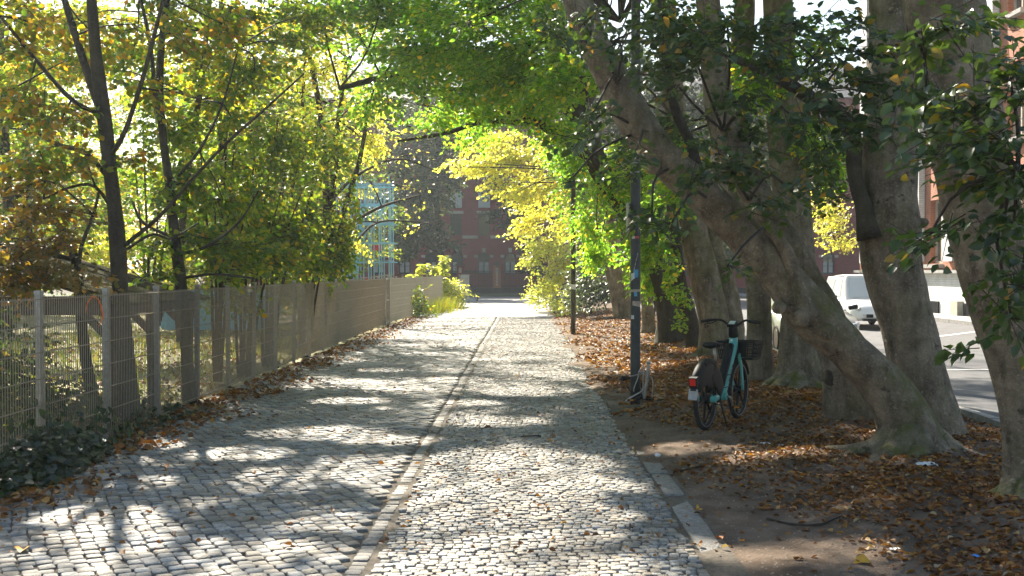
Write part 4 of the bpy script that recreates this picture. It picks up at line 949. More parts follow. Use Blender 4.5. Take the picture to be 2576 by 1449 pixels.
def shrub(label, stems, clumps, leafm, seed, name='hazel_shrub', **kw):
    b = at(stems[0][0][0], stems[0][0][1], stems[0][0][3]); b.z = 0
    t = thing(name, label, 'shrub', b)
    anc = []
    for i, s in enumerate(stems):
        Pq = [at(u, v, Y) for u, v, w, Y in s]; rad = [px(w, s[0][3]) / 2 for u, v, w, Y in s]
        V_, F_ = tube(Pq, rad, 7, n=10, wob=.05, seed=seed + i); obj('stem', V_, F_, M['dark_bark'], t, smooth=True); anc += Pq[1:]
    foliage(t, anc, clumps, leafm, seed=seed, **kw); return t
def fan(u0, v0, Y, tips, w=13):
    return [[(u0 + (tu - u0) * .12, v0 + 60, w, Y), (u0 + (tu - u0) * .34, v0 + (tv - v0) * .4, w * .8, Y), (u0 + (tu - u0) * .7, v0 + (tv - v0) * .72, w * .6, Y), (tu, tv, w * .35, Y)] for tu, tv in tips]
shrub('dense many-stemmed hazel shrub above the fence, dark green, left of the scaffold', fan(608, 900, 19, [(545, 420), (600, 500), (640, 380), (700, 300), (720, 430), (760, 480), (680, 560)], 8),
      [C(600, 540, 18.5, 90, 70, .9, 1.3), C(690, 480, 19, 90, 70, .9, 1.2), C(640, 640, 18.5, 90, 50, .8, 1.4), C(720, 600, 19, 80, 70, .9, 1.5), C(700, 360, 19, 90, 70, 1, .8), C(590, 420, 19, 80, 60, .9, .8), C(560, 640, 18, 60, 50, .7, 1.1), C(590, 740, 18.8, 55, 45, .5, .9), C(540, 760, 18.5, 50, 40, .5, .5)], M['left_leaf'], 64, K=12, Ls=.55, L=.09, W=.075, br=.012)
shrub('bushy green hazel leaning over the fence near the gate', fan(760, 850, 24, [(730, 420), (770, 380), (800, 300), (850, 420), (880, 500), (840, 560), (760, 560)], 7),
      [C(780, 560, 23.5, 80, 70, 1, 1.5), C(840, 590, 24, 60, 70, 1, 1.6), C(800, 660, 23.5, 80, 45, .9, 1.6), C(860, 650, 24, 35, 50, .8, 1.5), C(800, 450, 24.5, 90, 60, 1, 1.2), C(870, 520, 24.5, 40, 50, .8, 1.1), C(760, 340, 25, 90, 70, 1.2, .8), C(720, 730, 23.5, 45, 40, .6, 1.2), C(790, 720, 26, 40, 30, .6, 1.2), C(850, 380, 25, 70, 60, 1.1, .8)], M['left_leaf'], 65, K=13, Ls=.6, L=.10, W=.08, br=.014)
b = Vector((-5.9, 31, 0)); k6 = tree('hornbeam_tree', 'slim grove tree with rising dark stems in the middle of the left foliage', b)
for i, a in enumerate([[(830, 760, 20), (822, 600, 18), (818, 430, 16), (800, 250, 14), (760, 60, 10)], [(850, 760, 18), (860, 560, 15), (905, 400, 12), (930, 250, 8)], [(800, 740, 16), (770, 480, 13), (760, 300, 10), (770, 120, 7)], [(840, 740, 14), (835, 480, 12), (850, 300, 10), (880, 150, 6)]]):
    q = trunk(k6, a, b.y, M['dark_bark'], 8, .04, .2 if i == 0 else 0, 161 + i, 'trunk' if i == 0 else 'stem')
foliage(k6, q, [C(800, 180, 31, 110, 80, 2, .8, .05), C(900, 260, 32, 90, 70, 2, .9, .05), C(780, 330, 30, 100, 60, 2, .7, .05), C(860, 60, 31, 110, 60, 2, .8, .05), C(720, 60, 31, 100, 70, 2, .7, .05), C(930, 360, 32, 60, 50, 1.5, .9, .05), C(970, 60, 33, 80, 60, 2, .6, .05)], M['yellow_leaf'], K=16, Ls=.8, L=.115, W=.09, tmpl=LEAF4, seed=66, br=.025)
b = Vector((-8.6, 28, 0)); k9 = tree('maple_tree', 'tall golden maple behind the first trunks, its crown along the top left', b)
P9 = trunk(k9, [(455, 880, 22), (450, 700, 20), (470, 450, 18), (500, 250, 15), (520, 80, 12), (530, -60, 9)], b.y, M['dark_bark'], 9, .05, .3, 165)
foliage(k9, P9[2:], [C(u_, v_, 28 + .4 * (k % 3), 100, 55, 1.3, .75, .04) for k, (u_, v_) in enumerate([(430, 50), (560, 40), (680, 60), (790, 90), (330, 130), (240, 40), (620, 140), (500, 160), (380, 230), (720, 170), (850, 40), (120, 60), (200, 170), (560, 250), (60, 180)])], M['bright_gold'], K=14, Ls=.7, L=.11, W=.09, seed=68, br=.02)
b = Vector((-6.0, 43, 0)); k7 = tree('maple_tree', 'bright yellow-green maple spreading sunlit branches over the fence and scaffold', b)
P = trunk(k7, [(815, 800, 22), (820, 650, 20), (835, 500, 18), (850, 330, 14), (870, 150, 10)], b.y, M['dark_bark'], 8, .04, .2, 171)
q = [trunk(k7, a, b.y, M['dark_bark'], 7, .03, 0, 172 + i, 'branch', dY=-2) for i, a in enumerate([[(825, 620, 12), (890, 560, 10), (960, 520, 8), (1060, 490, 4)], [(830, 680, 10), (880, 630, 8), (950, 560, 6), (1080, 560, 3)], [(835, 500, 10), (900, 440, 8), (1000, 400, 6), (1100, 430, 3)], [(850, 330, 8), (950, 300, 6), (1040, 320, 4)]])]
foliage(k7, [p for z in q for p in z] + P[2:], [C(930, 455, 41, 50, 20, 1.4, .7, .06), C(1020, 470, 40, 70, 26, 1.4, 1.2, .06), C(1060, 520, 40, 50, 20, 1.2, 1.1, .06), C(950, 552, 41, 50, 13, 1.0, .8, .06), C(900, 560, 41, 30, 25, 1, .6, .06), C(1040, 575, 40, 50, 12, 1, 1.0, .06), C(895, 618, 41, 35, 14, .8, .8, .06), C(960, 400, 42, 80, 40, 1.6, 1.0, .06), C(1040, 390, 42, 60, 30, 1.5, .9, .06), C(900, 330, 43, 80, 50, 2, .9, .06), C(990, 330, 43, 70, 40, 1.8, .9, .06), C(870, 440, 42, 30, 30, 1.5, .7, .06)], M['yellow_leaf'], K=16, Ls=.8, L=.14, W=.10, tmpl=LEAF4, seed=67, br=.025, droop=.1)
# bare-stemmed thicket between fence and grove
for i, (u0, Y0, tips, lab) in enumerate([(545, 17.5, [(500, 330), (540, 420), (590, 360), (620, 520), (575, 250)], 'thin bare-stemmed sapling clump left of the hazel'), (665, 21, [(640, 380), (690, 300), (720, 420), (760, 350), (730, 520), (800, 430)], 'thicket of thin dark stems between the two hazels'), (380, 19, [(340, 420), (360, 330), (400, 480), (440, 400)], 'few thin stems behind the first maple trunk')]):
    bq = at(u0, 900, Y0); t = thing('sapling_clump', lab, 'shrub', (bq.x, Y0, 0), 'thin saplings behind the fence')
    for j, st_ in enumerate(fan(u0, 900, Y0, tips, 9)):
        V_, F_ = tube([at(a_, b_, c_) for a_, b_, w_, c_ in st_], [px(w_, Y0) / 2 for a_, b_, w_, c_ in st_], 6, n=12, wob=.08, seed=j); obj('stem', V_, F_, M['dark_bark'], t, smooth=True)
    foliage(t, [at(tu, tv, Y0) for tu, tv in tips], [C(tu, tv, Y0 - .3, 50, 50, .6, .35) for tu, tv in tips], M['left_leaf'], K=10, Ls=.5, L=.085, W=.07, seed=700 + i, br=.008)
# the grove further back
grove = [((-9.5, 36), 5.0, 'left_leaf', 'leafy tree deep in the left grove, seen between the two maple trunks'), ((-15.5, 34), 4.6, 'left_leaf', 'olive tree deep behind the timber hut at the far left'), ((-12, 47), 5.5, 'left_leaf', 'tall green tree at the back of the left grove'), ((-20, 46), 5.5, 'gold_leaf', 'broad golden tree at the back left, mostly hidden by nearer trunks'),
         ((-13.5, 70), 4.6, 'yellow_leaf', 'pale tree behind the scaffold in the far left grove'), ((-27, 52), 6, 'left_leaf', 'green tree at the farthest left of the grove'),
         ((-17, 58), 6, 'left_leaf', 'hazy olive tree at the very back behind the timber hut'), ((-11, 66), 6, 'left_leaf', 'distant green tree rising behind the scaffold'), ((-24, 62), 6, 'gold_leaf', 'distant golden tree filling the gap left of the upright maple')]
for i, ((x, y), r, lmn, lab) in enumerate(grove):
    rg_ = np.random.default_rng(300 + i); t = tree('grove_tree', lab, Vector((x, y, 0)), 'trees of the grove behind the fence')
    V_, F_ = tube([Vector((x, y, -.1)), Vector((x + .2, y, 3)), Vector((x - .1, y + .2, 7)), Vector((x, y, 11))], [.22, .18, .13, .05], 9, n=14, wob=.05, flare=.4, seed=i); obj('trunk', V_, F_, M['dark_bark'], t, smooth=True)
    cl = []
    for k in range(30):
        v_ = rg_.normal(0, 1, 3); v_ /= np.linalg.norm(v_); rr_ = rg_.random() ** .4
        c = Vector((x + v_[0] * r * .85 * rr_, y + v_[1] * r * .7 * rr_, 6.6 + v_[2] * 5.4 * rr_))
        if c.z < 1.6: c.z = 1.6 + rg_.random()
        cl.append((c, (1.6, 1.5, .9), 46))
    foliage(t, [Vector((x, y, z)) for z in (2.5, 4, 6, 8)], cl, M[lmn], K=14, Ls=1.0, L=.17, W=.13, tmpl=LEAF2, seed=310 + i, br=.03, mask=True)
# low growth under the grove
for i, (x, y, lab) in enumerate([(-24, 44, 'low bush under the golden trees at the far left'), (-19, 40, 'low bush behind the timber hut roof'), (-14, 43, 'low bush at the back of the clearing, behind the blue skip'), (-10, 46, 'low bush at the clearing\'s right end'), (-27, 36, 'bush left of the timber hut'), (-16.5, 50, 'taller bush at the back of the clearing')]):
    t = thing('understorey_bush', lab, 'bush', (x, y, 0), 'bushes under the grove'); rg_ = np.random.default_rng(350 + i)
    V_, F_ = tube([Vector((x, y, -.1)), Vector((x, y, 1.2)), Vector((x + .2, y, 2.6))], [.08, .06, .03], 7, n=6); obj('stem', V_, F_, M['dark_bark'], t)
    cl = [(Vector((x + rg_.uniform(-2.6, 2.6), y + rg_.uniform(-1, 1), rg_.uniform(.5, 3.4))), (1.1, 1.0, .7), 36) for k in range(12)]
    foliage(t, [Vector((x, y, 1.2))], cl, M[('gold_leaf', 'left_leaf', 'yellow_leaf')[i % 3]], K=14, Ls=.9, L=.16, W=.12, tmpl=LEAF2, seed=360 + i, br=.02, mask=False)
# plants at the fence foot, far left
b = Vector((-4.95, 10.2, 0))
sh = thing('undergrowth_shrub', 'dark leafy undergrowth shrub pressing against the fence at far left', 'shrub', b)
V_, F_ = tube([b, b + Vector((.1, .2, .8)), b + Vector((-.1, .5, 1.4))], [.02, .015, .008], 6, n=6); obj('stem', V_, F_, M['twig'], sh)
foliage(sh, [b + Vector((0, .2, .6))], [(Vector((-5.6, 12.2, .8)), (.5, .9, .6), 70), (Vector((-5.2, 9.6, 1.1)), (.4, .8, .5), 60), (Vector((-5.2, 11.0, .45)), (.55, 1.0, .45), 90), (Vector((-5.2, 12.4, .35)), (.5, .8, .35), 60), (Vector((-5.3, 10.2, .9)), (.4, .8, .5), 60), (Vector((-5.0, 13.6, .2)), (.4, .8, .2), 30)], M['beech_leaf'], K=11, Ls=.4, L=.085, W=.06, seed=71, mask=False, br=.006)
iv = thing('ivy', 'dark ivy mound spilling from under the fence onto the cobbles', 'ivy', (-4.35, 10.2, 0))
rg_ = np.random.default_rng(72); n = 2600
q = rg_.normal(0, 1, (n, 2)); q /= np.maximum(1, np.linalg.norm(q, axis=1))[:, None] / 1
q = q * rg_.random((n, 1)) ** .3
ip = np.stack([-4.28 + q[:, 0] * .42 - .10 * q[:, 1], 10.1 + q[:, 1] * 1.5, .30 * (1 - (q ** 2).sum(1)) * rg_.uniform(.4, 1.15, n) + .02], 1)
a = rg_.uniform(0, 6.28, n); dd = np.stack([np.cos(a), np.sin(a), rg_.normal(-.2, .3, n)], 1); nn = np.stack([rg_.normal(.2, .4, n), rg_.normal(-.4, .4, n), np.ones(n)], 1)
IVY = (np.array([[0, 0, 0], [.15, .5, .05], [.5, .42, .06], [1, 0, -.06], [.5, -.42, .06], [.15, -.5, .05]]), np.array([[0, 2, 1], [0, 3, 2], [0, 4, 3], [0, 5, 4]]))
n2 = 520; yy = rg_.uniform(8.6, 14.2, n2); hh = .5 * np.exp(-((yy - 10.2) / 1.5) ** 2) + .14 + .12 * np.sin(yy * 5)
zz_ = hh * rg_.random(n2) ** 1.6; xx = -4.33 + np.abs(rg_.normal(0, .05, n2)) * 1.3 + (zz_ < .08) * rg_.uniform(0, .28, n2)
ip = np.concatenate([ip, np.stack([xx, yy, zz_ + .02], 1)]); a = rg_.uniform(0, 6.28, n2)
dd = np.concatenate([dd, np.stack([np.cos(a) * .4, np.sin(a), rg_.normal(-.6, .4, n2)], 1)]); nn = np.concatenate([nn, np.stack([np.ones(n2), rg_.normal(-.4, .4, n2), rg_.uniform(.1, .9, n2)], 1)]); n += n2
s = rg_.uniform(.045, .085, n); obj('foliage', *leaves_from(ip, dd, nn, s, s * 1.05, IVY), M['ivy_leaf'], iv)
DENS = 1.35
# ---- beyond: the sunlit trees and bushes at the end of the lane
def blob_tree(name, label, x, y, h, clumps, leafm, seed, L, W, K=16, Ls=1.0, tr=.2, cat='tree', tmpl=LEAF2, mask=True, **kw):
    t = thing(name, label, cat, (x, y, 0))
    V_, F_ = tube([Vector((x, y, -.1)), Vector((x + .15, y, h * .3)), Vector((x - .1, y, h * .6)), Vector((x, y, h))], [tr, tr * .8, tr * .6, tr * .25], 9, n=12, wob=.05, flare=.4, seed=seed); obj('trunk' if cat == 'tree' else 'stem', V_, F_, M['dark_bark'], t, smooth=True)
    foliage(t, [Vector((x, y, h * k)) for k in (.25, .45, .65, .85)], clumps, leafm, K=K, Ls=Ls, L=L, W=W, tmpl=tmpl, seed=seed, mask=mask, **kw); return t
blob_tree('golden_tree', 'golden sunlit tree arching over the end of the lane from the right', 4.4, 53, 9, [C(1300, 400, 52, 110, 50, .8, 1.36, .11), C(1200, 410, 51, 70, 40, .8, 1.2, .11), C(1370, 480, 52, 90, 60, .8, 1.44, .11), C(1290, 490, 51, 60, 40, .8, 1.28, .11), C(1150, 420, 50, 40, 25, .8, 0.88, .11), C(1330, 560, 52, 60, 45, .8, 1.28, .11), C(1400, 380, 53, 80, 50, .8, 1.28, .11), C(1250, 355, 53, 100, 35, .8, 1.12, .11), C(1420, 560, 53, 60, 60, .8, 1.2, .11), C(1240, 460, 51, 40, 25, .8, 0.8, .11)], M['yellow_leaf'], 401, .17, .13, mask=False, br=.03)
blob_tree('hornbeam_tree', 'bright green hornbeam below the golden tree at the lane\'s right edge', 4.0, 50, 4, [C(1370, 620, 50, 60, 40, 1.5, 1.8, .09), C(1420, 650, 49, 50, 40, 1.4, 1.8, .09), C(1340, 660, 50, 35, 30, 1.2, 1.6, .09), C(1400, 690, 49, 50, 25, 1.2, 1.5, .09)], M['lush_leaf'], 402, .14, .10, mask=False, br=.02)
blob_tree('sunlit_bush', 'pale sunlit bush spilling onto the far right of the lane', 1.5, 51, 1.1, [C(1370, 725, 50, 40, 26, 1.0, 2.2, .07), C(1350, 750, 49, 30, 18, .9, 2.0, .07), C(1400, 760, 47, 40, 24, 1.0, 2.0, .07), C(1335, 735, 51, 22, 12, .8, 1.6, .07)], M['lush_leaf'], 403, .12, .09, tr=.05, cat='bush', mask=False, br=.015)
blob_tree('sunlit_bush', 'smaller yellow-green bush hugging the slim brown post\'s left side', 2.4, 44, .9, [C(1415, 770, 43.5, 32, 20, .8, 2.2, .07), C(1440, 750, 44, 30, 26, .8, 1.8, .07)], M['lush_leaf'], 404, .11, .085, tr=.04, cat='bush', mask=False, br=.012)
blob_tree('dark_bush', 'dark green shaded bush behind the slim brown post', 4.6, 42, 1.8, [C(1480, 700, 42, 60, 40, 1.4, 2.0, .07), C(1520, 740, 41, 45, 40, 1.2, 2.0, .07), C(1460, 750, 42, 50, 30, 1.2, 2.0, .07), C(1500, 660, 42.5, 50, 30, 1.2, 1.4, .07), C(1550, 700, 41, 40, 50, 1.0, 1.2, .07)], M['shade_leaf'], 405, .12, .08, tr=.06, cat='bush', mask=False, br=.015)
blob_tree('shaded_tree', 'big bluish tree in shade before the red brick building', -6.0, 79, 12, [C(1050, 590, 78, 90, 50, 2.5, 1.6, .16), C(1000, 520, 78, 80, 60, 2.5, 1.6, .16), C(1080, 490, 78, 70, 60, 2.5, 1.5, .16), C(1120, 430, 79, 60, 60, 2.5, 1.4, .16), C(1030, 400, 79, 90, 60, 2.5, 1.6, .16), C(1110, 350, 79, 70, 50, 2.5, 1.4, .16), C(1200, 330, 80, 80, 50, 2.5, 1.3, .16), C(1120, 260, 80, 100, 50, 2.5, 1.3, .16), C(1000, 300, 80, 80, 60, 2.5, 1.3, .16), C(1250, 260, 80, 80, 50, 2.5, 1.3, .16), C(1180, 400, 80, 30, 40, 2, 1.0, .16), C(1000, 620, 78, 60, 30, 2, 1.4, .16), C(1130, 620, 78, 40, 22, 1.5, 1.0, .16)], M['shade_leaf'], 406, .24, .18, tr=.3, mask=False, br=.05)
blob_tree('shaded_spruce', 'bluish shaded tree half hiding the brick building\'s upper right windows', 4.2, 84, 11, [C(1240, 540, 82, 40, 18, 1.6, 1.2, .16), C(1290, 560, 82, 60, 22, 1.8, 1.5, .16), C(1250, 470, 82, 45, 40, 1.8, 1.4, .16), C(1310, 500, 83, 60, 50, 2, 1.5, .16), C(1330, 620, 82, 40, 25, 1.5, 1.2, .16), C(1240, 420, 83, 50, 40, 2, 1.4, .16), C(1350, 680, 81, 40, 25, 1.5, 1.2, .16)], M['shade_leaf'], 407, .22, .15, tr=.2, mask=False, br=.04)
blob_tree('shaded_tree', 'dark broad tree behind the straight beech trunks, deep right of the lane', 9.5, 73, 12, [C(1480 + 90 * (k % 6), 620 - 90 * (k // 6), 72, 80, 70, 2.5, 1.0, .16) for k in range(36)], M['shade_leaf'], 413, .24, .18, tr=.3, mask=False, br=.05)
blob_tree('young_tree', 'small yellow-green tree beyond the parked cars, between two beech trunks', 21.0, 54, 5.2, [C(2090, 550, 53, 60, 50, 1.5, 1.0, .09), C(2110, 610, 53, 50, 30, 1.4, 1.0, .09), C(2070, 500, 53, 50, 35, 1.5, 1.0, .09)], M['yellow_leaf'], 408, .15, .11, tr=.08, mask=False, br=.02)
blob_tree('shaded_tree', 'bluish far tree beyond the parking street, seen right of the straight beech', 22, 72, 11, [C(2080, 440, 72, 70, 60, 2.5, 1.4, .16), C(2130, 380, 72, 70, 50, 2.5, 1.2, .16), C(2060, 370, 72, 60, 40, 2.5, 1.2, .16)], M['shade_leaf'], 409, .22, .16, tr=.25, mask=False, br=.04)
blob_tree('fence_bush', 'lush bush climbing the far end of the pale mesh fence', -3.2, 57, 1.6, [C(1140, 740, 56, 40, 38, 1.1, 2.0, .07), C(1130, 715, 56.5, 45, 26, 1.2, 2.0, .07), C(1150, 775, 55, 30, 18, .8, 1.8, .07)], M['lush_leaf'], 410, .13, .09, tr=.05, cat='bush', mask=False, br=.012)
blob_tree('fence_bush', 'green leafy shrub growing through the pale mesh fence', -4.2, 44.5, 1.1, [C(1050, 760, 44, 26, 34, .7, 2.2, .06), C(1040, 720, 45, 30, 18, .8, 1.8, .06), C(1062, 785, 43.5, 22, 12, .5, 2.0, .06)], M['left_leaf'], 411, .12, .085, tr=.04, cat='bush', mask=False, br=.01)
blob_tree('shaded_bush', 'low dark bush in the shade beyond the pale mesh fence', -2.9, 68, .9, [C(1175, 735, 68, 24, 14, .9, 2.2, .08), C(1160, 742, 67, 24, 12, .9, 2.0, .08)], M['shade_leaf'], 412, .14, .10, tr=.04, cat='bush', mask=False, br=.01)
# sumac fronds and tall leafy shoots above the pale fence
def shoot(label, x, y, z0, z1, n, L, W, seed, lean=(0, 0)):
    t = thing('leafy_shoot', label, 'plant', (x, y, 0), 'tall shoots behind the pale fence')
    top = Vector((x + lean[0], y + lean[1], z1)); V_, F_ = tube([Vector((x, y, z0)), (Vector((x, y, z0)) + top) / 2 + Vector((0, 0, .1)), top], [.02, .015, .006], 6, n=8); obj('stem', V_, F_, M['dark_bark'], t)
    rg_ = np.random.default_rng(seed); s_ = rg_.uniform(.25, 1, n) if not lean[0] else rg_.uniform(.1, 1, n)
    p_ = np.array([tuple(Vector((x, y, z0)).lerp(top, float(k))) for k in s_]); a_ = rg_.uniform(0, 6.28, n)
    d_ = np.stack([np.cos(a_), np.sin(a_), rg_.uniform(-.5, .1, n)], 1); obj('foliage', *leaves_from(p_, d_, np.stack([rg_.normal(0, .4, n), rg_.normal(0, .4, n), np.ones(n)], 1), rg_.uniform(.7, 1.2, n) * L, rg_.uniform(.7, 1.2, n) * W, LEAF4), M['lush_leaf'], t)
shoot('tallest leafy shoot rising over the far end of the pale fence', at(1118, 700, 56).x, 56, 0, at(1118, 645, 56).z, 170, .34, .16, 501)
shoot('shorter leafy shoot left of the tallest one over the pale fence', at(1092, 700, 55).x, 55, 0, at(1092, 668, 55).z, 120, .30, .15, 502)
shoot('feathery frond arching right over the pale fence top', at(1000, 700, 48).x, 48, .4, at(1065, 664, 48).z, 150, .34, .11, 503, (px(70, 48), 0))
shoot('feathery frond low over the pale fence top near the gate', at(985, 715, 46).x, 46, .4, at(1040, 690, 46).z, 130, .30, .11, 504, (px(55, 46), 0))
# grass tuft below the far fence
rg_ = np.random.default_rng(9); n = 900; gx = rg_.normal(at(1095, 770, 50).x, .45, n); gy = rg_.normal(50, 2.2, n); gh = rg_.uniform(.25, .7, n)
A = np.stack([gx, gy, np.zeros(n)], 1); B = A + np.stack([rg_.normal(.08, .15, n), rg_.normal(0, .15, n), gh], 1)
tag(obj('grass_tuft', *sticks(A, B, .010, .002), M['lush_leaf']), 'rough sunlit grass at the foot of the pale mesh fence', 'grass', kind='stuff')
# ================================================================== TURQUOISE HIRE BICYCLE (x forward, y left, z up)
def rounded_tube(path, dims, n=16, sides=12, e=.7):
    """tube with a rounded-box section: dims = (half width across y, half depth) per point"""
    pts, ts = catmull(path, n); V = []; F = []; m = len(path) - 1
    for i, p in enumerate(pts):
        t = (pts[min(i + 1, n - 1)] - pts[max(i - 1, 0)]).normalized(); s = Vector((0, 1, 0)); s = (s - t * s.dot(t)).normalized(); q = t.cross(s)
        tt = ts[i] if len(path) > 2 else ts[i] * m
        k = min(int(tt), m - 1); f = tt - k; a = dims[k][0] * (1 - f) + dims[k + 1][0] * f; b = dims[k][1] * (1 - f) + dims[k + 1][1] * f
        for j in range(sides):
            th = 2 * math.pi * (j + .5) / sides; c_, s_ = math.cos(th), math.sin(th)
            V.append(p + s * a * math.copysign(abs(c_) ** e, c_) + q * b * math.copysign(abs(s_) ** e, s_))
    for i in range(n - 1):
        for j in range(sides):
            r_ = (j + 1) % sides; F.append((i * sides + j, i * sides + r_, (i + 1) * sides + r_, (i + 1) * sides + j))
    F.append(tuple(reversed(range(sides)))); F.append(tuple((n - 1) * sides + j for j in range(sides)))
    return V, F
def ring(R0, r, n=40, k=10, axis='y', c=(0, 0, 0), flat=1.0):
    V = []; F = []
    for i in range(n):
        a = 2 * math.pi * i / n
        for j in range(k):
            b = 2 * math.pi * j / k; rr = R0 + r * math.cos(b)
            V.append(Vector((c[0] + rr * math.cos(a), c[1] + r * flat * math.sin(b), c[2] + rr * math.sin(a))))
    for i in range(n):
        for j in range(k):
            F.append((i * k + j, i * k + (j + 1) % k, ((i + 1) % n) * k + (j + 1) % k, ((i + 1) % n) * k + j))
    return V, F
def disc(mb, c, r, w, n=24):
    c = Vector(c); mb.tube([c + Vector((0, -w / 2, 0)), c + Vector((0, w / 2, 0))], [r, r], n)
rb = g(1773, 1092); fb = g(1858, 1061)
mid = (rb + fb) / 2; hd = (fb - rb); hd.z = 0
ang = math.atan2(hd.y, hd.x); gz = float(hfield(mid.x, mid.y))
bk = local(thing('hire_bicycle', 'turquoise electric hire bicycle on its kickstand under the beeches', 'bicycle', (mid.x, mid.y, gz + .0), None, ang))
WB = .56; RW = .335
def wheel(xc, nm):
    w = obj(nm, *ring(RW - .024, .026, 48, 10, c=(xc, 0, RW)), M['rubber'], bk, smooth=True)
    rm = obj('rim', *ring(RW - .055, .014, 40, 8, c=(xc, 0, RW), flat=1.0), M['black'], w, smooth=True)
    obj('reflective_line', *ring(RW - .040, .004, 48, 6, c=(xc, -.0235, RW)), M['silver'], w)
    m = MB()
    for k in range(6):
        a = 2 * math.pi * k / 6 + .3; d = Vector((math.cos(a), 0, math.sin(a))); c = Vector((xc, 0, RW))
        m.tube([c + d * .04, c + d * (RW - .06)], [.016, .011], 6)
    m.build('spokes', M['black'], w)
    m = MB(); disc(m, (xc, 0, RW), .055 if xc < 0 else .045, .09); m.build('hub', M['black'], w, False)
wheel(-WB, 'wheel'); wheel(WB, 'wheel')
HT = Vector((.37, 0, .93)); BB = Vector((-.06, 0, .33))
fr = obj('frame', *rounded_tube([HT + Vector((.015, 0, .04)), HT + Vector((-.0, 0, -.08)), Vector((.22, 0, .66)), Vector((.07, 0, .45)), BB + Vector((.03, 0, .02)), BB + Vector((-.05, 0, -.03))], [(.042, .045), (.05, .055), (.046, .052), (.046, .05), (.05, .052), (.042, .035)], 26), M['teal'], bk, smooth=True)
m = MB(); V_, F_ = rounded_tube([BB + Vector((.0, 0, -.01)), Vector((-.2, 0, .32)), Vector((-.30, -.045, .325)), Vector((-WB - .03, -.075, RW))], [(.045, .035), (.04, .033), (.018, .032), (.016, .03)], 14); m.add(V_, F_)
V_, F_ = rounded_tube([Vector((-.2, 0, .32)), Vector((-.30, .045, .325)), Vector((-WB - .03, .075, RW))], [(.03, .03), (.018, .03), (.016, .03)], 12); m.add(V_, F_); m.build('chainstay', M['teal'], bk, True)
m = MB(); disc(m, (-WB, -.10, RW), .035, .03); m.build('axle_cap', M['teal'], bk)
m = MB(); V_, F_ = rounded_tube([Vector((-.10, 0, .36)), Vector((-.19, 0, .60))], [(.026, .03), (.024, .024)], 6); m.add(V_, F_); m.build('seat_tube', M['teal'], bk, True)
m = MB(); m.tube([Vector((-.185, 0, .585)), Vector((-.20, 0, .63))], [.032, .03], 12); m.build('seat_clamp', M['black'], bk)
m = MB(); m.tube([Vector((-.195, 0, .61)), Vector((-.285, 0, .875))], [.0165, .0165], 12); m.build('seatpost', M['silver'], bk, True)
# saddle
sd = [(-.14, .085, .0), (-.10, .09, .012), (-.03, .072, .008), (.05, .038, .003), (.11, .026, .0), (.135, .014, -.008)]
V_ = []; F_ = []
for x, w, z in sd:
    for j in range(12):
        th = 2 * math.pi * j / 12; V_.append(Vector((-.29 + x, w * math.cos(th), .905 + z + (.022 if math.sin(th) > 0 else .038) * math.sin(th))))
for i in range(len(sd) - 1):
    for j in range(12): F_.append((i * 12 + j, i * 12 + (j + 1) % 12, (i + 1) * 12 + (j + 1) % 12, (i + 1) * 12 + j))
F_ += [tuple(reversed(range(12))), tuple((len(sd) - 1) * 12 + j for j in range(12))]
obj('saddle', V_, F_, M['black'], bk, smooth=True)
# battery on the upper rear face of the down tube
dt = (Vector((.30, 0, .82)) - Vector((.03, 0, .45))).normalized(); nrm = Vector((-dt.z, 0, dt.x))
V_, F_ = rounded_tube([Vector((.315, 0, .835)) + nrm * .065, Vector((.17, 0, .63)) + nrm * .07, Vector((.0, 0, .40)) + nrm * .075], [(.042, .034), (.045, .04), (.042, .036)], 10, 12, .45)
bt = obj('battery', V_, F_, M['black'], bk, smooth=True)
# lettering TIER running up the right side of the down tube
fc = bpy.data.curves.new('lettering', 'FONT'); fc.body = 'TIER'; fc.size = .105; fc.extrude = .001; fc.shear = .25; fc.space_character = 1.25
fo = bpy.data.objects.new('lettering', fc); COL.objects.link(fo)
dg = bpy.context.evaluated_depsgraph_get(); me = bpy.data.meshes.new_from_object(fo.evaluated_get(dg)); bpy.data.objects.remove(fo)
me.materials.clear(); me.materials.append(M['black'])
lt = bpy.data.objects.new('lettering', me); COL.objects.link(lt); lt.parent = fr
yv = Vector((0, -1, 0)); mt = Matrix((dt, -nrm * -1, yv)).transposed()
xa = dt; za = Vector((0, -1, 0)); ya = za.cross(xa)
lt.matrix_local = Matrix.Translation(Vector((.075, -.0535, .44)) - ya * .035) @ Matrix((xa, ya, za)).transposed().to_4x4()
# small round head badge
m = MB(); m.tube([HT + Vector((-.05, 0, -.01)), HT + Vector((-.058, 0, -.012))], [.012, .012], 12); m.build('badge', M['white'], fr)
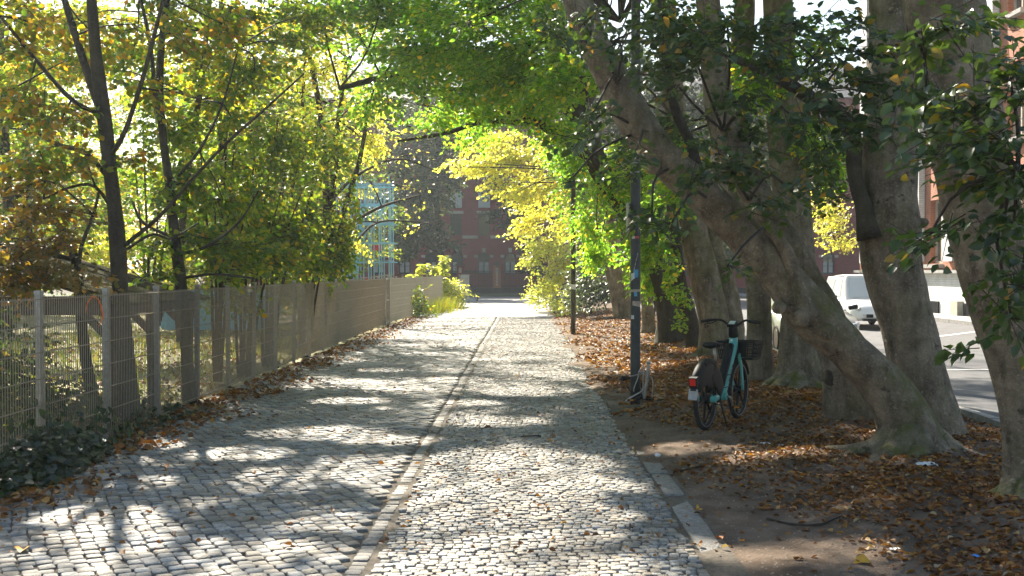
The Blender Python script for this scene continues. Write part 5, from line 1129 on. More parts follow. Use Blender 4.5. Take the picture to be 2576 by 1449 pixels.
# rear guard with tail light
gd = []
for k in range(11):
    a = R(163 - 103 * k / 10); gd.append(a)
V_ = []; F_ = []
prof = [(-.052, -.17), (-.058, -.05), (-.045, .03), (-.02, .045), (.02, .045), (.045, .03), (.058, -.05), (.052, -.17)]
for k, a in enumerate(gd):
    ex = .022 if 1 < k < 9 else .008
    for yy, dr in prof:
        dr2 = dr if dr > -.1 else dr * (.4 + .9 * min(1, k / 6))
        rr_ = RW + .02 + dr2 + (ex if dr > -.1 else 0)
        V_.append(Vector((-WB + rr_ * math.cos(a), yy, RW + rr_ * math.sin(a))))
for k in range(len(gd) - 1):
    for j in range(len(prof) - 1): F_.append((k * 8 + j, k * 8 + j + 1, (k + 1) * 8 + j + 1, (k + 1) * 8 + j))
rg1 = obj('rear_guard', V_, F_, M['black'], bk, smooth=True)
m = MB(); m.add(*rounded_tube([Vector((-.46, -.05, .64)), Vector((-.30, -.058, .50)), Vector((-.17, -.052, .37))], [(.006, .11), (.006, .12), (.006, .08)], 8, 8, .4)); m.add(*rounded_tube([Vector((-.46, .05, .64)), Vector((-.30, .058, .50)), Vector((-.17, .052, .37))], [(.006, .11), (.006, .12), (.006, .08)], 8, 8, .4)); m.add(*rounded_tube([Vector((-.70, 0, .70)), Vector((-.5, 0, .735)), Vector((-.33, 0, .66)), Vector((-.2, 0, .5))], [(.05, .03), (.055, .035), (.05, .035), (.045, .03)], 14, 10, .5)); m.build('side_cover', M['black'], rg1, True)
m = MB(); m.box((-.953, 0, .545), (.03, .062, .07), Matrix.Rotation(R(-12), 3, 'Y')); m.build('tail_light', M['red_lens'], rg1)
m = MB(); m.box((-.925, 0, .545), (.06, .09, .105), Matrix.Rotation(R(-12), 3, 'Y')); m.build('light_housing', M['black'], rg1)
m = MB(); m.add(*rounded_tube([Vector((-.93, 0, .47)), Vector((-.945, 0, .41)), Vector((-.965, 0, .36))], [(.05, .008), (.055, .008), (.05, .006)], 6, 8, .5)); m.build('mudguard_tip', M['galv'], rg1)
# fork, head, bar
FH = Vector((.43, 0, .74))
m = MB(); m.add(*rounded_tube([HT + Vector((.03, 0, -.10)), FH], [(.045, .04), (.055, .045)], 5)); m.build('fork_crown', M['black'], bk)
for s in (-1, 1):
    m = MB(); m.add(*rounded_tube([FH + Vector((0, .05 * s, .02)), Vector((.48, .058 * s, .62)), Vector((.525, .058 * s, .48)), Vector((WB, .055 * s, RW))], [(.016, .034), (.014, .03), (.012, .026), (.012, .02)], 12)); m.build('fork_blade', M['teal'], bk, True)
m = MB(); m.tube([HT + Vector((.02, 0, .03)), HT + Vector((0, 0, .10)), HT + Vector((-.01, 0, .15))], [.06, .055, .048], 14, n=6); m.build('stem', M['black'], bk, True)
m = MB(); m.box(HT + Vector((-.03, 0, .175)), (.10, .10, .03), Matrix.Rotation(R(-25), 3, 'Y')); dsp = m.build('display', M['black'], bk)
m = MB(); m.box(HT + Vector((-.035, 0, .192)), (.075, .07, .004), Matrix.Rotation(R(-25), 3, 'Y')); m.build('screen', M['sky_pale_glass'], dsp)
for s in (-1, 1):
    m = MB(); c0 = HT + Vector((-.005, .02 * s, .13)); m.tube([c0, c0 + Vector((.01, .06 * s, .05)), c0 + Vector((-.0, .12 * s, .085)), c0 + Vector((-.05, .20 * s, .09)), c0 + Vector((-.11, .32 * s, .07))], [.013, .013, .013, .013, .013], 10, n=20); hb = m.build('handlebar', M['black'], bk, True)
    m = MB(); m.tube([c0 + Vector((-.055, .21 * s, .089)), c0 + Vector((-.113, .325 * s, .069))], [.018, .018], 10); m.build('grip', M['rubber'], hb, True)
    m = MB(); m.tube([c0 + Vector((-.03, .17 * s, .075)), c0 + Vector((-.0, .24 * s, .05)), c0 + Vector((-.04, .31 * s, .035))], [.008, .006, .005], 6, n=8); m.build('brake_lever', M['black'], hb)
# front mudguard strip and basket
m = MB(); pts = [(WB + (RW + .025) * math.cos(R(a)), RW + (RW + .025) * math.sin(R(a))) for a in range(25, 156, 13)]
m.add(*rounded_tube([Vector((x, 0, z)) for x, z in pts], [(.035, .004)] * len(pts), 22, 8, .6)); m.build('front_mudguard', M['black'], bk, True)
bs = MB(); B0 = Vector((.62, 0, .70)); hw, hl, hh = .19, .15, .19
def bp(x, y, z): k = 1 + .16 * z / hh; return B0 + Vector((x * hl * k, y * hw * k, z))
for z in (0, .045, .095, .145, .19):
    r = .013 if z in (0, .19) else .007
    for a, b_ in (((-1, -1), (1, -1)), ((1, -1), (1, 1)), ((1, 1), (-1, 1)), ((-1, 1), (-1, -1))): bs.tube([bp(a[0], a[1], z), bp(b_[0], b_[1], z)], [r, r], 5)
for k in range(6):
    t = -1 + 2 * k / 5
    for a in ((t, -1), (t, 1), (-1, t), (1, t)): bs.tube([bp(a[0], a[1], 0), bp(a[0], a[1], .19)], [.007, .007], 5)
bs.box(B0 + Vector((0, 0, -.004)), (hl * 2, hw * 2, .008)); bs.box(B0 + Vector((-hl * 1.12, 0, .1)), (.012, hw * 1.3, .16)); bs.build('basket', M['black'], bk)
# drive side
m = MB(); disc(m, BB + Vector((-.0, -.05, -.01)), .045, .04); ck = m.build('crank_hub', M['teal'], bk)
m = MB(); m.tube([BB + Vector((0, -.08, -.01)), BB + Vector((.06, -.095, -.04)), BB + Vector((.115, -.10, -.13))], [.014, .013, .012], 8, n=8); m.build('crank_arm', M['silver'], ck, True)
m = MB(); m.box(BB + Vector((.12, -.16, -.135)), (.09, .10, .022)); pd = m.build('pedal', M['black'], bk); m = MB(); m.box(BB + Vector((.073, -.16, -.135)), (.006, .06, .014)); m.build('reflector', M['amber'], pd)
m = MB(); m.tube([BB + Vector((0, .08, -.01)), BB + Vector((-.10, .10, .11))], [.013, .012], 8); m.build('crank_arm', M['silver'], ck, True)
m = MB(); m.box(BB + Vector((-.105, .16, .115)), (.09, .10, .022)); m.build('pedal', M['black'], bk)
m = MB(); m.tube([BB + Vector((-.02, -.055, -.055)), Vector((-.3, -.08, .25)), Vector((-WB, -.085, RW - .045))], [.006, .006, .006], 5, n=8); m.build('chain', M['black'], bk)
m = MB()
for s in (-1, 1): m.tube([Vector((-.18, .03 * s, .29)), Vector((-.20, .07 * s, .19)), Vector((-.23, .13 * s, .005))], [.013, .011, .010], 8, n=8)
m.box((-.18, 0, .285), (.05, .08, .05)); m.build('kickstand', M['black'], bk, True)
m = MB(); m.tube([Vector((-.02, -.06, .55)), Vector((.10, -.10, .56)), Vector((.24, -.085, .50)), Vector((.22, -.08, .42)), Vector((.05, -.07, .42)), Vector((-.12, -.065, .42))], [.005] * 6, 6, n=24); m.build('lock_cable', M['black'], bk, True)

# ================================================================== STRIPPED BICYCLE FRAME LOCKED TO THE LAMP POST
def fp(u, v, dy=0): return at(2450 / 1.5901 + u * 230 / 1389 / 1.5901, 1400 / 1.5901 + v * 240 / 1449 / 1.5901, Y1 - .12 + dy)
sb = thing('bicycle_frame', 'stripped silver bicycle frame without wheels chained to the lamp post', 'bicycle frame', (b1.x + .08, Y1 - .12, 0))
def ptube(nm, pts, r, m_, sides=10, n=None, parent=None):
    V_, F_ = tube([fp(*p) for p in pts], r, sides, n=n); return obj(nm, V_, F_, m_, parent or sb, smooth=True)
ptube('main_tube', [(875, 290), (850, 600), (790, 1000), (770, 1190)], [.021, .024, .022, .02], M['silver'], 12, 10)
ptube('collar', [(878, 272), (872, 330)], [.026, .026], M['silver'], 12)
for pts in ([(735, 350), (740, 420), (650, 500), (630, 600), (610, 690), (520, 920), (515, 1010)], [(735, 350), (760, 430), (745, 560), (740, 700), (735, 1000), (730, 1170)]): ptube('seat_stay', pts, [.006, .008, .010, .010, .009, .008, .006][:len(pts)], M['silver'], 8, 18)
ptube('stay_bridge', [(640, 530), (800, 530)], [.014, .014], M['silver'], 8)
ptube('mudguard_stay', [(900, 640), (950, 680), (975, 800), (965, 1000), (955, 1190)], [.008] * 5, M['silver'], 8, 16)
ptube('chainstay', [(290, 1270), (420, 1165), (560, 1085), (690, 1000), (760, 860)], [.014, .014, .012, .010, .008], M['silver'], 8, 14)
sdl = MB(); sdl.tube([fp(425, 690, .15), fp(330, 680, .15), fp(250, 690, .15), fp(205, 720, .15)], [.012, .022, .036, .022], 10, n=10); sdl.build('saddle', M['black'], sb, True)
cr_ = obj('chainring', *ring(.055, .008, 24, 6, c=tuple(fp(800, 860, .02))), M['black'], sb)
for (u, v, w) in ((470, 1210, .12), (1050, 1185, .10)):
    m = MB(); m.box(fp(u, v), (w, .06, .024), Matrix.Rotation(R(4), 3, 'Y')); pd = m.build('pedal', M['black'], sb)
    m = MB(); m.box(fp(u - 5, v, -.034), (.045, .006, .013)); m.build('reflector', M['amber'], pd)
for i, pts in enumerate(([(345, 860), (400, 960), (500, 1060), (560, 1120)], [(560, 1090), (620, 1040), (700, 960), (790, 840)], [(640, 1160), (600, 1080), (560, 960)], [(880, 720), (940, 800), (1010, 880), (1060, 960)])): ptube('cable', pts, [.004] * 4, M['black'], 5, 14)
ptube('bottom_bracket', [(560, 1190), (660, 1150), (690, 1060)], [.024, .03, .018], M['black'], 10, 8)
ptube('crank_arm', [(660, 1150), (780, 1190), (960, 1195)], [.012, .012, .011], M['black'], 8, 8)
m = MB(); c = b1 + Vector((0, 0, .40)); m.tube([c + Vector((.075 * math.cos(a) * (1.0 if math.cos(a) < .3 else 2.2), .078 * math.sin(a), .02 * math.cos(a))) for a in [2 * math.pi * k / 14 for k in range(15)]], [.007] * 15, 6, n=40); m.build('lock_cable', M['galv'], sb, True)

# ================================================================== PARKED CARS
def car(label, loc, rz, paint, L=4.2, W=1.74, H=1.45, van=False):
    t = local(thing('parked_car', label, 'car', loc, 'cars on the parking street', rz))
    # stations: x, half width, sill z, belt z, crown
    hx = L / 2
    st = [(-hx, .78, .42, .80, .0), (-hx + .06, .9, .32, .86, .01), (-hx + .5, .98, .26, .93, .015), (-.4, 1.0, .24, .93, .02), (.55, 1.0, .24, .90, .02), (1.05, .99, .25, .86, .035), (hx - .45, .95, .26, .78, .045), (hx - .15, .86, .28, .68, .035), (hx - .03, .72, .34, .58, .02), (hx + .01, .6, .40, .50, .0)]
    V_ = []; F_ = []; pr = 13
    for x, w, zs, zb, cr in st:
        w = w * W / 2
        for y, z in ((-.8 * w, zs), (-w * .97, zs + .06), (-w, zs + (zb - zs) * .45), (-w * .985, zb - .06), (-w * .9, zb), (-w * .5, zb + cr), (0, zb + cr * 1.25), (w * .5, zb + cr), (w * .9, zb), (w * .985, zb - .06), (w, zs + (zb - zs) * .45), (w * .97, zs + .06), (.8 * w, zs)): V_.append((x, y, z))
    for i in range(len(st) - 1):
        for j in range(pr): F_.append((i * pr + j, i * pr + (j + 1) % pr, (i + 1) * pr + (j + 1) % pr, (i + 1) * pr + j))
    F_ += [tuple(reversed(range(pr))), tuple((len(st) - 1) * pr + j for j in range(pr))]
    body = obj('body', V_, F_, paint, t, smooth=True)
    # cabin: base loop on the belt, roof loop above
    xr = -hx + .25 if van else -hx + .35
    base = [(1.0, .80), (.60, .86), (-.4, .88), (xr, .80)]; top = [(.42, .62), (.2, .64), (-.5, .64), (xr + (.12 if van else .35), .58)]
    k = W / 2; zb = .89
    def q4(a, b, c, d, nm, m_, par=t):
        return obj(nm, [a, b, c, d], [(0, 1, 2, 3)], m_, par)
    P_ = lambda p, s, z: Vector((p[0], p[1] * k * s, z))
    V_ = []; F_ = []
    for s in (-1, 1):
        for p in base: V_.append(P_(p, s, zb))
        for p in top: V_.append(P_(p, s, H - .04))
    F_ = [(0, 1, 5, 4), (1, 2, 6, 5), (2, 3, 7, 6), (8, 12, 13, 9), (9, 13, 14, 10), (10, 14, 15, 11), (0, 4, 12, 8), (3, 11, 15, 7), (4, 5, 13, 12), (5, 6, 14, 13), (6, 7, 15, 14)]
    cab = obj('cabin', V_, F_, paint, t, smooth=False)
    m = MB(); m.add(*rounded_tube([Vector((.40, 0, H - .035)), Vector((.1, 0, H)), Vector((-.5, 0, H - .005)), Vector((xr + .36, 0, H - .06))], [(.60 * k, .02), (.64 * k, .03), (.63 * k, .03), (.56 * k, .02)], 10, 10, .5)); m.build('roof', paint, t, True)
    e = .012
    def lerp4(a, b, c, d, u0, u1, v0, v1, off):
        f = lambda u, v: (a.lerp(b, u)).lerp(d.lerp(c, u), v)
        return [f(u0, v0) + off, f(u1, v0) + off, f(u1, v1) + off, f(u0, v1) + off]
    ws = lerp4(P_(base[0], -1, zb), P_(base[0], 1, zb), P_(top[0], 1, H - .04), P_(top[0], -1, H - .04), .06, .94, .06, .94, Vector((e, 0, e)))
    obj('windscreen', ws, [(0, 1, 2, 3)], M['sky_pale_glass'], t)
    rw = lerp4(P_(base[3], 1, zb), P_(base[3], -1, zb), P_(top[3], -1, H - .04), P_(top[3], 1, H - .04), .08, .92, .12, .9, Vector((-e, 0, e)))
    obj('rear_window', rw, [(0, 1, 2, 3)], M['sky_pale_glass'], t)
    for s in (-1, 1):
        for (i, j) in ((0, 1), (1, 2), (2, 3)):
            w4 = lerp4(P_(base[i], s, zb), P_(base[j], s, zb), P_(top[j], s, H - .04), P_(top[i], s, H - .04), .06, .94, .1, .9, Vector((0, s * e, 0)))
            obj('side_window', w4, [(0, 1, 2, 3)], M['sky_pale_glass'], t)
        hl = obj('headlight', *rounded_tube([Vector((hx - .10, s * W * .33, .60)), Vector((hx - .22, s * W * .405, .645)), Vector((hx - .42, s * W * .44, .69))], [(.10, .05), (.07, .06), (.02, .03)], 8, 12, .8), M['lamp_glass'], t, smooth=True)
        m = MB(); m.tube([Vector((hx - .10, s * W * .36, .615)), Vector((hx - .04, s * W * .355, .61))], [.05, .05], 12); m.build('lamp', M['silver'], hl)
        m = MB(); m.add(*rounded_tube([Vector((.66, s * (W / 2 + .02), .95)), Vector((.66, s * (W / 2 + .20), .98))], [(.05, .07), (.05, .06)], 4, 10, .8)); m.build('wing_mirror', M['black'], t, True)
        for x in (-hx + .78, hx - .80):
            wv, wf = ring(.25, .07, 28, 8, c=(x, s * (W / 2 - .10), .31), flat=1.3); w_ = obj('wheel', wv, wf, M['rubber'], t, smooth=True)
            m = MB(); disc(m, (x, s * (W / 2 - .05), .31), .19, .05, 20); m.build('rim', M['silver'], w_)
    m = MB(); m.box((hx - .0, 0, .42), (.05, W * .5, .10)); m.build('grille', M['black'], t)
    m = MB(); m.box((hx + .035, 0, .42), (.02, .5, .1)); m.build('number_plate', M['white'], t)
    m = MB(); m.box((hx + .0, 0, .30), (.08, W * .62, .06)); m.build('bumper', M['black'], t)
    return t
car('silver car facing the viewer, parked by the kerb behind the leaning beech', (6.2, 25.9, 0), R(-90), M['car_silver'])
car('white car glaring in the sun further along the parking street', (10.6, 36.5, 0), R(-90), M['car_white'], 4.4, 1.8, 1.62, True)

# ================================================================== TIMBER HUT BEHIND THE FENCE
hx0, hx1, hy0, hy1 = -4.78, -9.2, 13.3, 16.6
ht = thing('timber_hut', 'low timber play hut with mossy plank roof behind the fence', 'hut', ((hx0 + hx1) / 2, (hy0 + hy1) / 2, 0))
rx, rz_, ez = -7.0, 2.05, 1.36
n = 18
for s, xe in ((1, hx0 + .18), (-1, hx1 - .18)):
    for k in range(n):
        y = hy0 - .15 + (hy1 - hy0 + .3) * (k + .5) / n; w = (hy1 - hy0 + .3) / n - .012
        a = Vector((rx, y, rz_)); b_ = Vector((xe, y, ez)); d = (b_ - a); l = d.length; th = math.atan2(-d.z, d.x)
        m = MB(); m.box((a + b_) / 2 + Vector((0, 0, random.uniform(-.008, .008))), (l, w, .035), Matrix.Rotation(th, 3, 'Y')); m.build('roof_plank', M['moss_plank'], ht)
for x, y in ((-4.85, 13.45), (-4.85, 14.95), (-4.85, 16.45), (-9.1, 13.45), (-9.1, 16.45), (-7.0, 13.45)):
    m = MB(); m.box((x, y, .68), (.13, .13, 1.4)); p_ = m.build('post', M['timber'], ht)
    if x > -5:
        m = MB()
        m.box((x, y + .2, 1.12), (.07, .45, .08), Matrix.Rotation(R(-45 + 90), 3, 'X')); m.box((x - .2, y, 1.12), (.45, .07, .08), Matrix.Rotation(R(45), 3, 'Y')); m.build('brace', M['timber'], p_)
for x in (-4.85, -9.1): m = MB(); m.box((x, 14.95, 1.31), (.12, 3.5, .16)); m.build('eave_beam', M['timber'], ht)
for y in (13.45, 16.45): m = MB(); m.box((-7, y, 1.312), (4.1, .11, .155)); m.build('tie_beam', M['timber'], ht)
m = MB(); m.tube([Vector((rx, hy0 - .2, rz_ + .02)), Vector((rx, hy1 + .2, rz_ + .02))], [.07, .07], 8); m.build('ridge_log', M['timber'], ht)
# pale blue skip and low things on the clearing
sk = thing('skip_container', 'pale blue skip standing on the sunlit clearing behind the fence', 'container', (-8.7, 33, 0))
m = MB(); A = [(-10.2, 32.2, .1), (-7.4, 32.2, .1), (-7.4, 33.8, .1), (-10.2, 33.8, .1), (-10.7, 32.0, 1.15), (-6.9, 32.0, 1.15), (-6.9, 34.0, 1.15), (-10.7, 34.0, 1.15)]
m.add([Vector(p) for p in A], [(3, 2, 1, 0), (0, 1, 5, 4), (1, 2, 6, 5), (2, 3, 7, 6), (3, 0, 4, 7), (4, 5, 6, 7)]); m.build('body', M['scaf'], sk)
m = MB()
for a, b_ in ((4, 5), (5, 6), (6, 7), (7, 4)): m.tube([Vector(A[a]), Vector(A[b_])], [.05, .05], 6)
for x in (-9.6, -8.8, -8.0): m.tube([Vector((x, 32.16, .12)), Vector((x, 31.98, 1.13))], [.035, .035], 4)
m.build('rib', M['scaf'], sk)

# ================================================================== SCAFFOLD
sc = thing('scaffold', 'light blue tube scaffold standing behind the fence near the lane\'s end', 'scaffold', (-8.2, 60, 0))
xs = [-9.7, -9.15, -8.6, -8.05, -7.5, -7.0]; ysc = [59.2, 60.2, 61.2]; lv = [.2, 1.2, 2.2, 3.2, 4.2, 5.2, 6.2]
def rod(nm, a, b_, r=.032, m_=None):
    V_, F_ = tube([Vector(a), Vector(b_)], [r, r], 6); return obj(nm, V_, F_, m_ or M['scaf'], sc)
for x in xs:
    for y in ysc: rod('standard', (x, y, 0), (x + .05 * math.sin(y * 5 + x), y, 6.5 + .25 * math.sin(x * 9 + y)))
for z in lv:
    for y in ysc: rod('ledger', (xs[0] - .2, y + .04, z), (xs[-1] + .2, y + .04, z + .02))
    for x in (xs[0], xs[2], xs[-1]): rod('transom', (x + .04, ysc[0], z + .05), (x + .04, ysc[-1], z + .05))
for i in range(5): rod('brace', (xs[i], ysc[0] - .05, lv[i]), (xs[i + 1], ysc[0] - .05, lv[i + 2]), .024)
for i in range(4): rod('leaning_tube', (-8.9 + .07 * i, 58.7, .1), (-8.45 + .1 * i, 59.05, 4.4 + .5 * i), .035)
for z in (2.2, 4.2, 6.2):
    for k in range(3): m = MB(); m.box((-8.35, 59.5 + .4 * k, z + .1), (2.8, .3, .05)); m.build('plank', M['scaf_board'], sc)
m = MB()
for dx in (0, .4): m.tube([Vector((-9.4 + dx, 58.8, 0)), Vector((-9.3 + dx, 59.1, 3.2))], [.03, .03], 6)
for k in range(10): m.tube([Vector((-9.39 + .01 * k, 58.83 + .028 * k, .3 + .3 * k)), Vector((-8.99 + .01 * k, 58.83 + .028 * k, .3 + .3 * k))], [.02, .02], 5)
m.build('ladder', M['scaf'], sc)
for x, z in ((-8.6, 1.3), (-7.9, 3.0), (-9.3, 5.3)): m = MB(); m.box((x, 61.3, z), (.5, .04, .3)); m.build('red_board', M['red_lens'], sc)
sr = thing('guard_rail', 'thin pale handrail above the fence in front of the scaffold', 'railing', (-6.5, 44, 0))
a = at(872, 705, 42); b_ = at(990, 690, 42)
for nm, p, q in (('rail', a, b_), ('rail', a - Vector((0, 0, .12)), b_ - Vector((0, 0, .12))), ('post', Vector((b_.x, b_.y, 0)), b_), ('post', Vector((a.x, a.y, 0)), a)):
    V_, F_ = tube([p, q], [.022, .022], 6); obj(nm, V_, F_, M['galv'], sr)

# ================================================================== RED BRICK BUILDING AT THE END OF THE LANE
YB = 92.0
bd = thing('brick_building', 'red brick building with arched windows closing off the lane', 'building', (0, YB, 0))
def S(u, v): return at(u, v, YB)
def arch(cx, z0, w, h, n=10):
    r = w / 2; zs = z0 + h - r
    return [(cx - r, z0), (cx + r, z0)] + [(cx + r * math.cos(math.pi * k / n), zs + r * .95 * math.sin(math.pi * k / n)) for k in range(n + 1)]
aw = px(42, YB) * .62; pitch = px(66.5, YB)
wz0 = S(1220, 690).z; wz1 = S(1220, 634).z; wcx = S(1217, 660).x; aw = px(29, YB)
uz0, uz1 = S(1180, 592).z, S(1180, 538).z; uw = px(30, YB)
zt0, zt1 = S(1180, 524).z, S(1180, 482).z
X0, X1, ZT = -22.0, 34.0, 15.5
holes = []; arched = []; tall = []
for k in range(-5, 4): arched.append(wcx + k * pitch)
for k in (11, 12, 13): arched.append(wcx + k * pitch)
ucx = [S(1147, 560).x, S(1218, 560).x]; du = ucx[1] - ucx[0]
tall = [ucx[0] + du * k for k in (-3, -2, -1, 0, 1, 2, 9, 10)]
outer = [(X0, 0), (X1, 0), (X1, ZT), (X0, ZT)]
hl = [arch(c, wz0, aw, wz1 - wz0) for c in arched] + [[(c - uw / 2, uz0), (c + uw / 2, uz0), (c + uw / 2, uz1), (c - uw / 2, uz1)] for c in tall]
polys = [[Vector((x, z, 0)) for x, z in outer]] + [[Vector((x, z, 0)) for x, z in h] for h in hl]
tri = tessellate_polygon(polys); flat = [v for p in polys for v in p]
V_ = [(v.x, YB, v.y) for v in flat]; F_ = [tuple(t) for t in tri]
bofs = 4
for h in hl:                                    # reveals
    n = len(h); b0 = len(V_)
    for x, z in h: V_.append((x, YB + .22, z))
    for k in range(n): F_.append((bofs + k, bofs + (k + 1) % n, b0 + (k + 1) % n, b0 + k))
    bofs += n
b0 = len(V_); V_ += [(X0, YB, 0), (X1, YB, 0), (X1, YB, ZT), (X0, YB, ZT), (X0, YB + 12, 0), (X1, YB + 12, 0), (X1, YB + 12, ZT), (X0, YB + 12, ZT)]
F_ += [(b0, b0 + 4, b0 + 7, b0 + 3), (b0 + 1, b0 + 2, b0 + 6, b0 + 5), (b0 + 4, b0 + 5, b0 + 6, b0 + 7), (b0 + 3, b0 + 2, b0 + 6, b0 + 7)]
obj('wall', V_, F_, M['brick'], bd)
m = MB(); m.add([Vector(p) for p in ((X0 - .4, YB - .5, ZT + .02), (X1 + .4, YB - .5, ZT + .02), (X1 + .4, YB + 12.5, ZT + .02), (X0 - .4, YB + 12.5, ZT + .02), (X0 + 2, YB + 6, ZT + 3.4), (X1 - 2, YB + 6, ZT + 3.4))], [(0, 1, 5, 4), (1, 2, 5), (2, 3, 4, 5), (3, 0, 4), (3, 2, 1, 0)]); m.build('roof', mat('slate_roof', (.06, .06, .065), .7), bd)
def arched_window(c):
    h = wz1 - wz0; r = aw / 2; zs = wz1 - r
    fr_ = MB()
    for x in (c - r + .04, c + r - .04): fr_.box((x, YB + .17, (wz0 + zs) / 2), (.08, .07, zs - wz0))
    fr_.box((c, YB + .16, (wz0 + zs) / 2), (.09, .06, zs - wz0)); fr_.box((c, YB + .155, zs - .05), (aw - .02, .08, .11)); fr_.box((c, YB + .165, wz0 + .05), (aw - .02, .07, .09))
    fr_.tube([Vector((c + (r - .04) * math.cos(a), YB + .165, zs + (r - .04) * .95 * math.sin(a))) for a in [math.pi * k / 12 for k in range(13)]], [.045] * 13, 6)
    for k in (-2, -1, 0, 1, 2):
        x = c + k * r / 3; hh = math.sqrt(max(.01, 1 - (k / 3) ** 2)) * r * .93; fr_.box((x, YB + .172, zs + hh / 2), (.025, .03, hh))
    for z in (.32, .64): ww = math.sqrt(1 - z * z) * r * 1.9; fr_.box((c, YB + .173, zs + z * r * .95), (ww, .03, .025))
    for s in (-1, 1): fr_.box((c + s * r / 2, YB + .174, wz0 + (zs - wz0) * .5), (r - .1, .03, .03))
    w = fr_.build('window', M['frame_dark'], bd)
    hh = arch(c, wz0, aw - .02, h - .01); obj('pane', [(x, YB + .19, z) for x, z in hh], [tuple(range(len(hh)))], M['glass'], w)
    m = MB()
    for s in (-1, 1): m.box((c + s * r * .48, YB + .186, wz0 + (zs - wz0) * .42), (r * .72, .004, (zs - wz0) * .62))
    m.build('blind', M['blind'], w)
    kz = wz1 - .03; m = MB(); m.add([Vector(p) for p in ((c - .10, YB - .05, kz), (c + .10, YB - .05, kz), (c + .16, YB - .05, kz + .36), (c - .16, YB - .05, kz + .36), (c - .10, YB + .01, kz), (c + .10, YB + .01, kz), (c + .16, YB + .01, kz + .36), (c - .16, YB + .01, kz + .36))], [(0, 1, 2, 3), (1, 0, 4, 5), (2, 1, 5, 6), (3, 2, 6, 7), (0, 3, 7, 4)]); m.build('keystone', M['stone_trim'], w)
    for s in (-1, 1): m = MB(); m.box((c + s * (r + .16), YB - .02, zs + .12), (.3, .07, .2)); m.build('impost', M['stone_trim'], w)
    m = MB(); m.box((c, YB - .05, wz0 - .09), (aw + .2, .2, .10)); m.build('sill', M['brick'], w)
for c in arched: arched_window(c)
for c in tall:
    fr_ = MB(); zc = (uz0 + uz1) / 2
    for x in (c - uw / 2 + .04, c, c + uw / 2 - .04): fr_.box((x, YB + .17, zc), (.08, .07, uz1 - uz0 - .01))
    for z in (uz0 + .045, uz0 + (uz1 - uz0) * .62, uz1 - .045): fr_.box((c, YB + .16, z), (uw - .02, .07, .08))
    w = fr_.build('window', M['frame_dark'], bd); obj('pane', [(c - uw / 2, YB + .2, uz0), (c + uw / 2, YB + .2, uz0), (c + uw / 2, YB + .2, uz1), (c - uw / 2, YB + .2, uz1)], [(0, 1, 2, 3)], M['glass'], w)
    m = MB(); m.box((c, YB - .03, uz1 + .12), (uw + .25, .10, .22)); m.build('lintel', M['stone_trim'], w)
    m = MB(); m.box((c, YB - .02, (zt0 + zt1) / 2 + .05), (uw, .06, zt1 - zt0)); m.build('blind_panel', M['blind'], w)
    m = MB(); m.box((c + du / 2, YB - .03, uz0 - .13), (du - uw - .06, .09, .24)); m.build('string_course', M['stone_trim'], w)
for c in arched:
    m = MB(); m.box((c, YB - .03, wz0 - .62), (aw * 1.25, .08, .5)); m.build('apron_panel', M['brick'], bd)
# iron railing with brick piers
YF = 86.0
ir = thing('iron_railing', 'black wrought iron railing with brick piers before the brick building', 'railing', (0, YF, 0))
zg = .12; fb_ = at(1220, 724, YF).z; ft = at(1220, 683, YF).z
m = MB(); m.box((4, YF, (fb_ - .1) / 2), (44, .35, fb_ + .1)); m.build('plinth', mat('dark_plinth', (.06, .055, .05), .9, .3, 3), ir)
pw = px(10, YF)
for u in (1250, 1158, 1342, 1434, 1060):
    x = at(u, 700, YF).x; pt = at(1220, 668, YF).z
    m = MB(); m.box((x, YF, (fb_ + pt) / 2), (pw * 1.9, .34, pt - fb_)); p_ = m.build('pier', M['brick_orange'] if u == 1250 else M['brick'], ir)
    m = MB(); m.add([Vector((x + a * pw * 1.5, YF + b_ * .32, pt)) for a, b_ in ((-1, -1), (1, -1), (1, 1), (-1, 1))] + [Vector((x, YF, pt + .38))], [(0, 1, 4), (1, 2, 4), (2, 3, 4), (3, 0, 4), (3, 2, 1, 0)]); m.build('cap', M['timber'], p_)
    m = MB(); m.box((x, YF - .18, pt - .35), (pw * .7, .02, .4)); m.build('plaque', M['stone_trim'], p_)
    if u == 1250:
        m = MB()
        for k in range(5): z = fb_ + .15 + .2 * k; m.tube([Vector((x - .08, YF - .178, z)), Vector((x + .07, YF - .178, z + .05)), Vector((x - .05, YF - .178, z + .1)), Vector((x + .07, YF - .178, z + .16))], [.014] * 4, 4, n=8)
        m.build('graffiti', M['paint'], p_)
xs_ = sorted(at(u, 700, YF).x for u in (1060, 1158, 1250, 1342, 1434))
for a, b_ in zip(xs_[:-1], xs_[1:]):
    n = int((b_ - a) / .13); x = np.linspace(a + .25, b_ - .25, n); A = np.stack([x, np.full(n, YF), np.full(n, fb_)], 1); B = A.copy(); B[:, 2] = ft + np.where(np.arange(n) % 4 == 0, .3, .12)
    A2 = np.array([[a + .1, YF, z] for z in (fb_ + .15, ft - .12, ft)]); B2 = A2.copy(); B2[:, 0] = b_ - .1
    obj('bar_panel', *merge([sticks4(A, B, .018), sticks4(A2, B2, .03)]), M['iron'], ir)
# grey utility box at the fence's end
ub = thing('utility_box', 'pale blue-grey utility cabinet at the end of the pale fence', 'cabinet', (at(1168, 720, 66).x, 66, 0))
c = at(1168, 718, 66); m = MB(); m.box((c.x, 66, .75), (.55, .4, 1.5)); bx_ = m.build('body', mat('cabinet_grey', (.35, .42, .45), .6, .1, 5), ub); m = MB(); m.box((c.x, 66, 1.53), (.63, .48, .06)); m.build('lid', M['galv'], ub); m = MB(); m.box((c.x + .0, 65.79, .8), (.46, .02, 1.2)); m.build('door', M['galv'], ub)

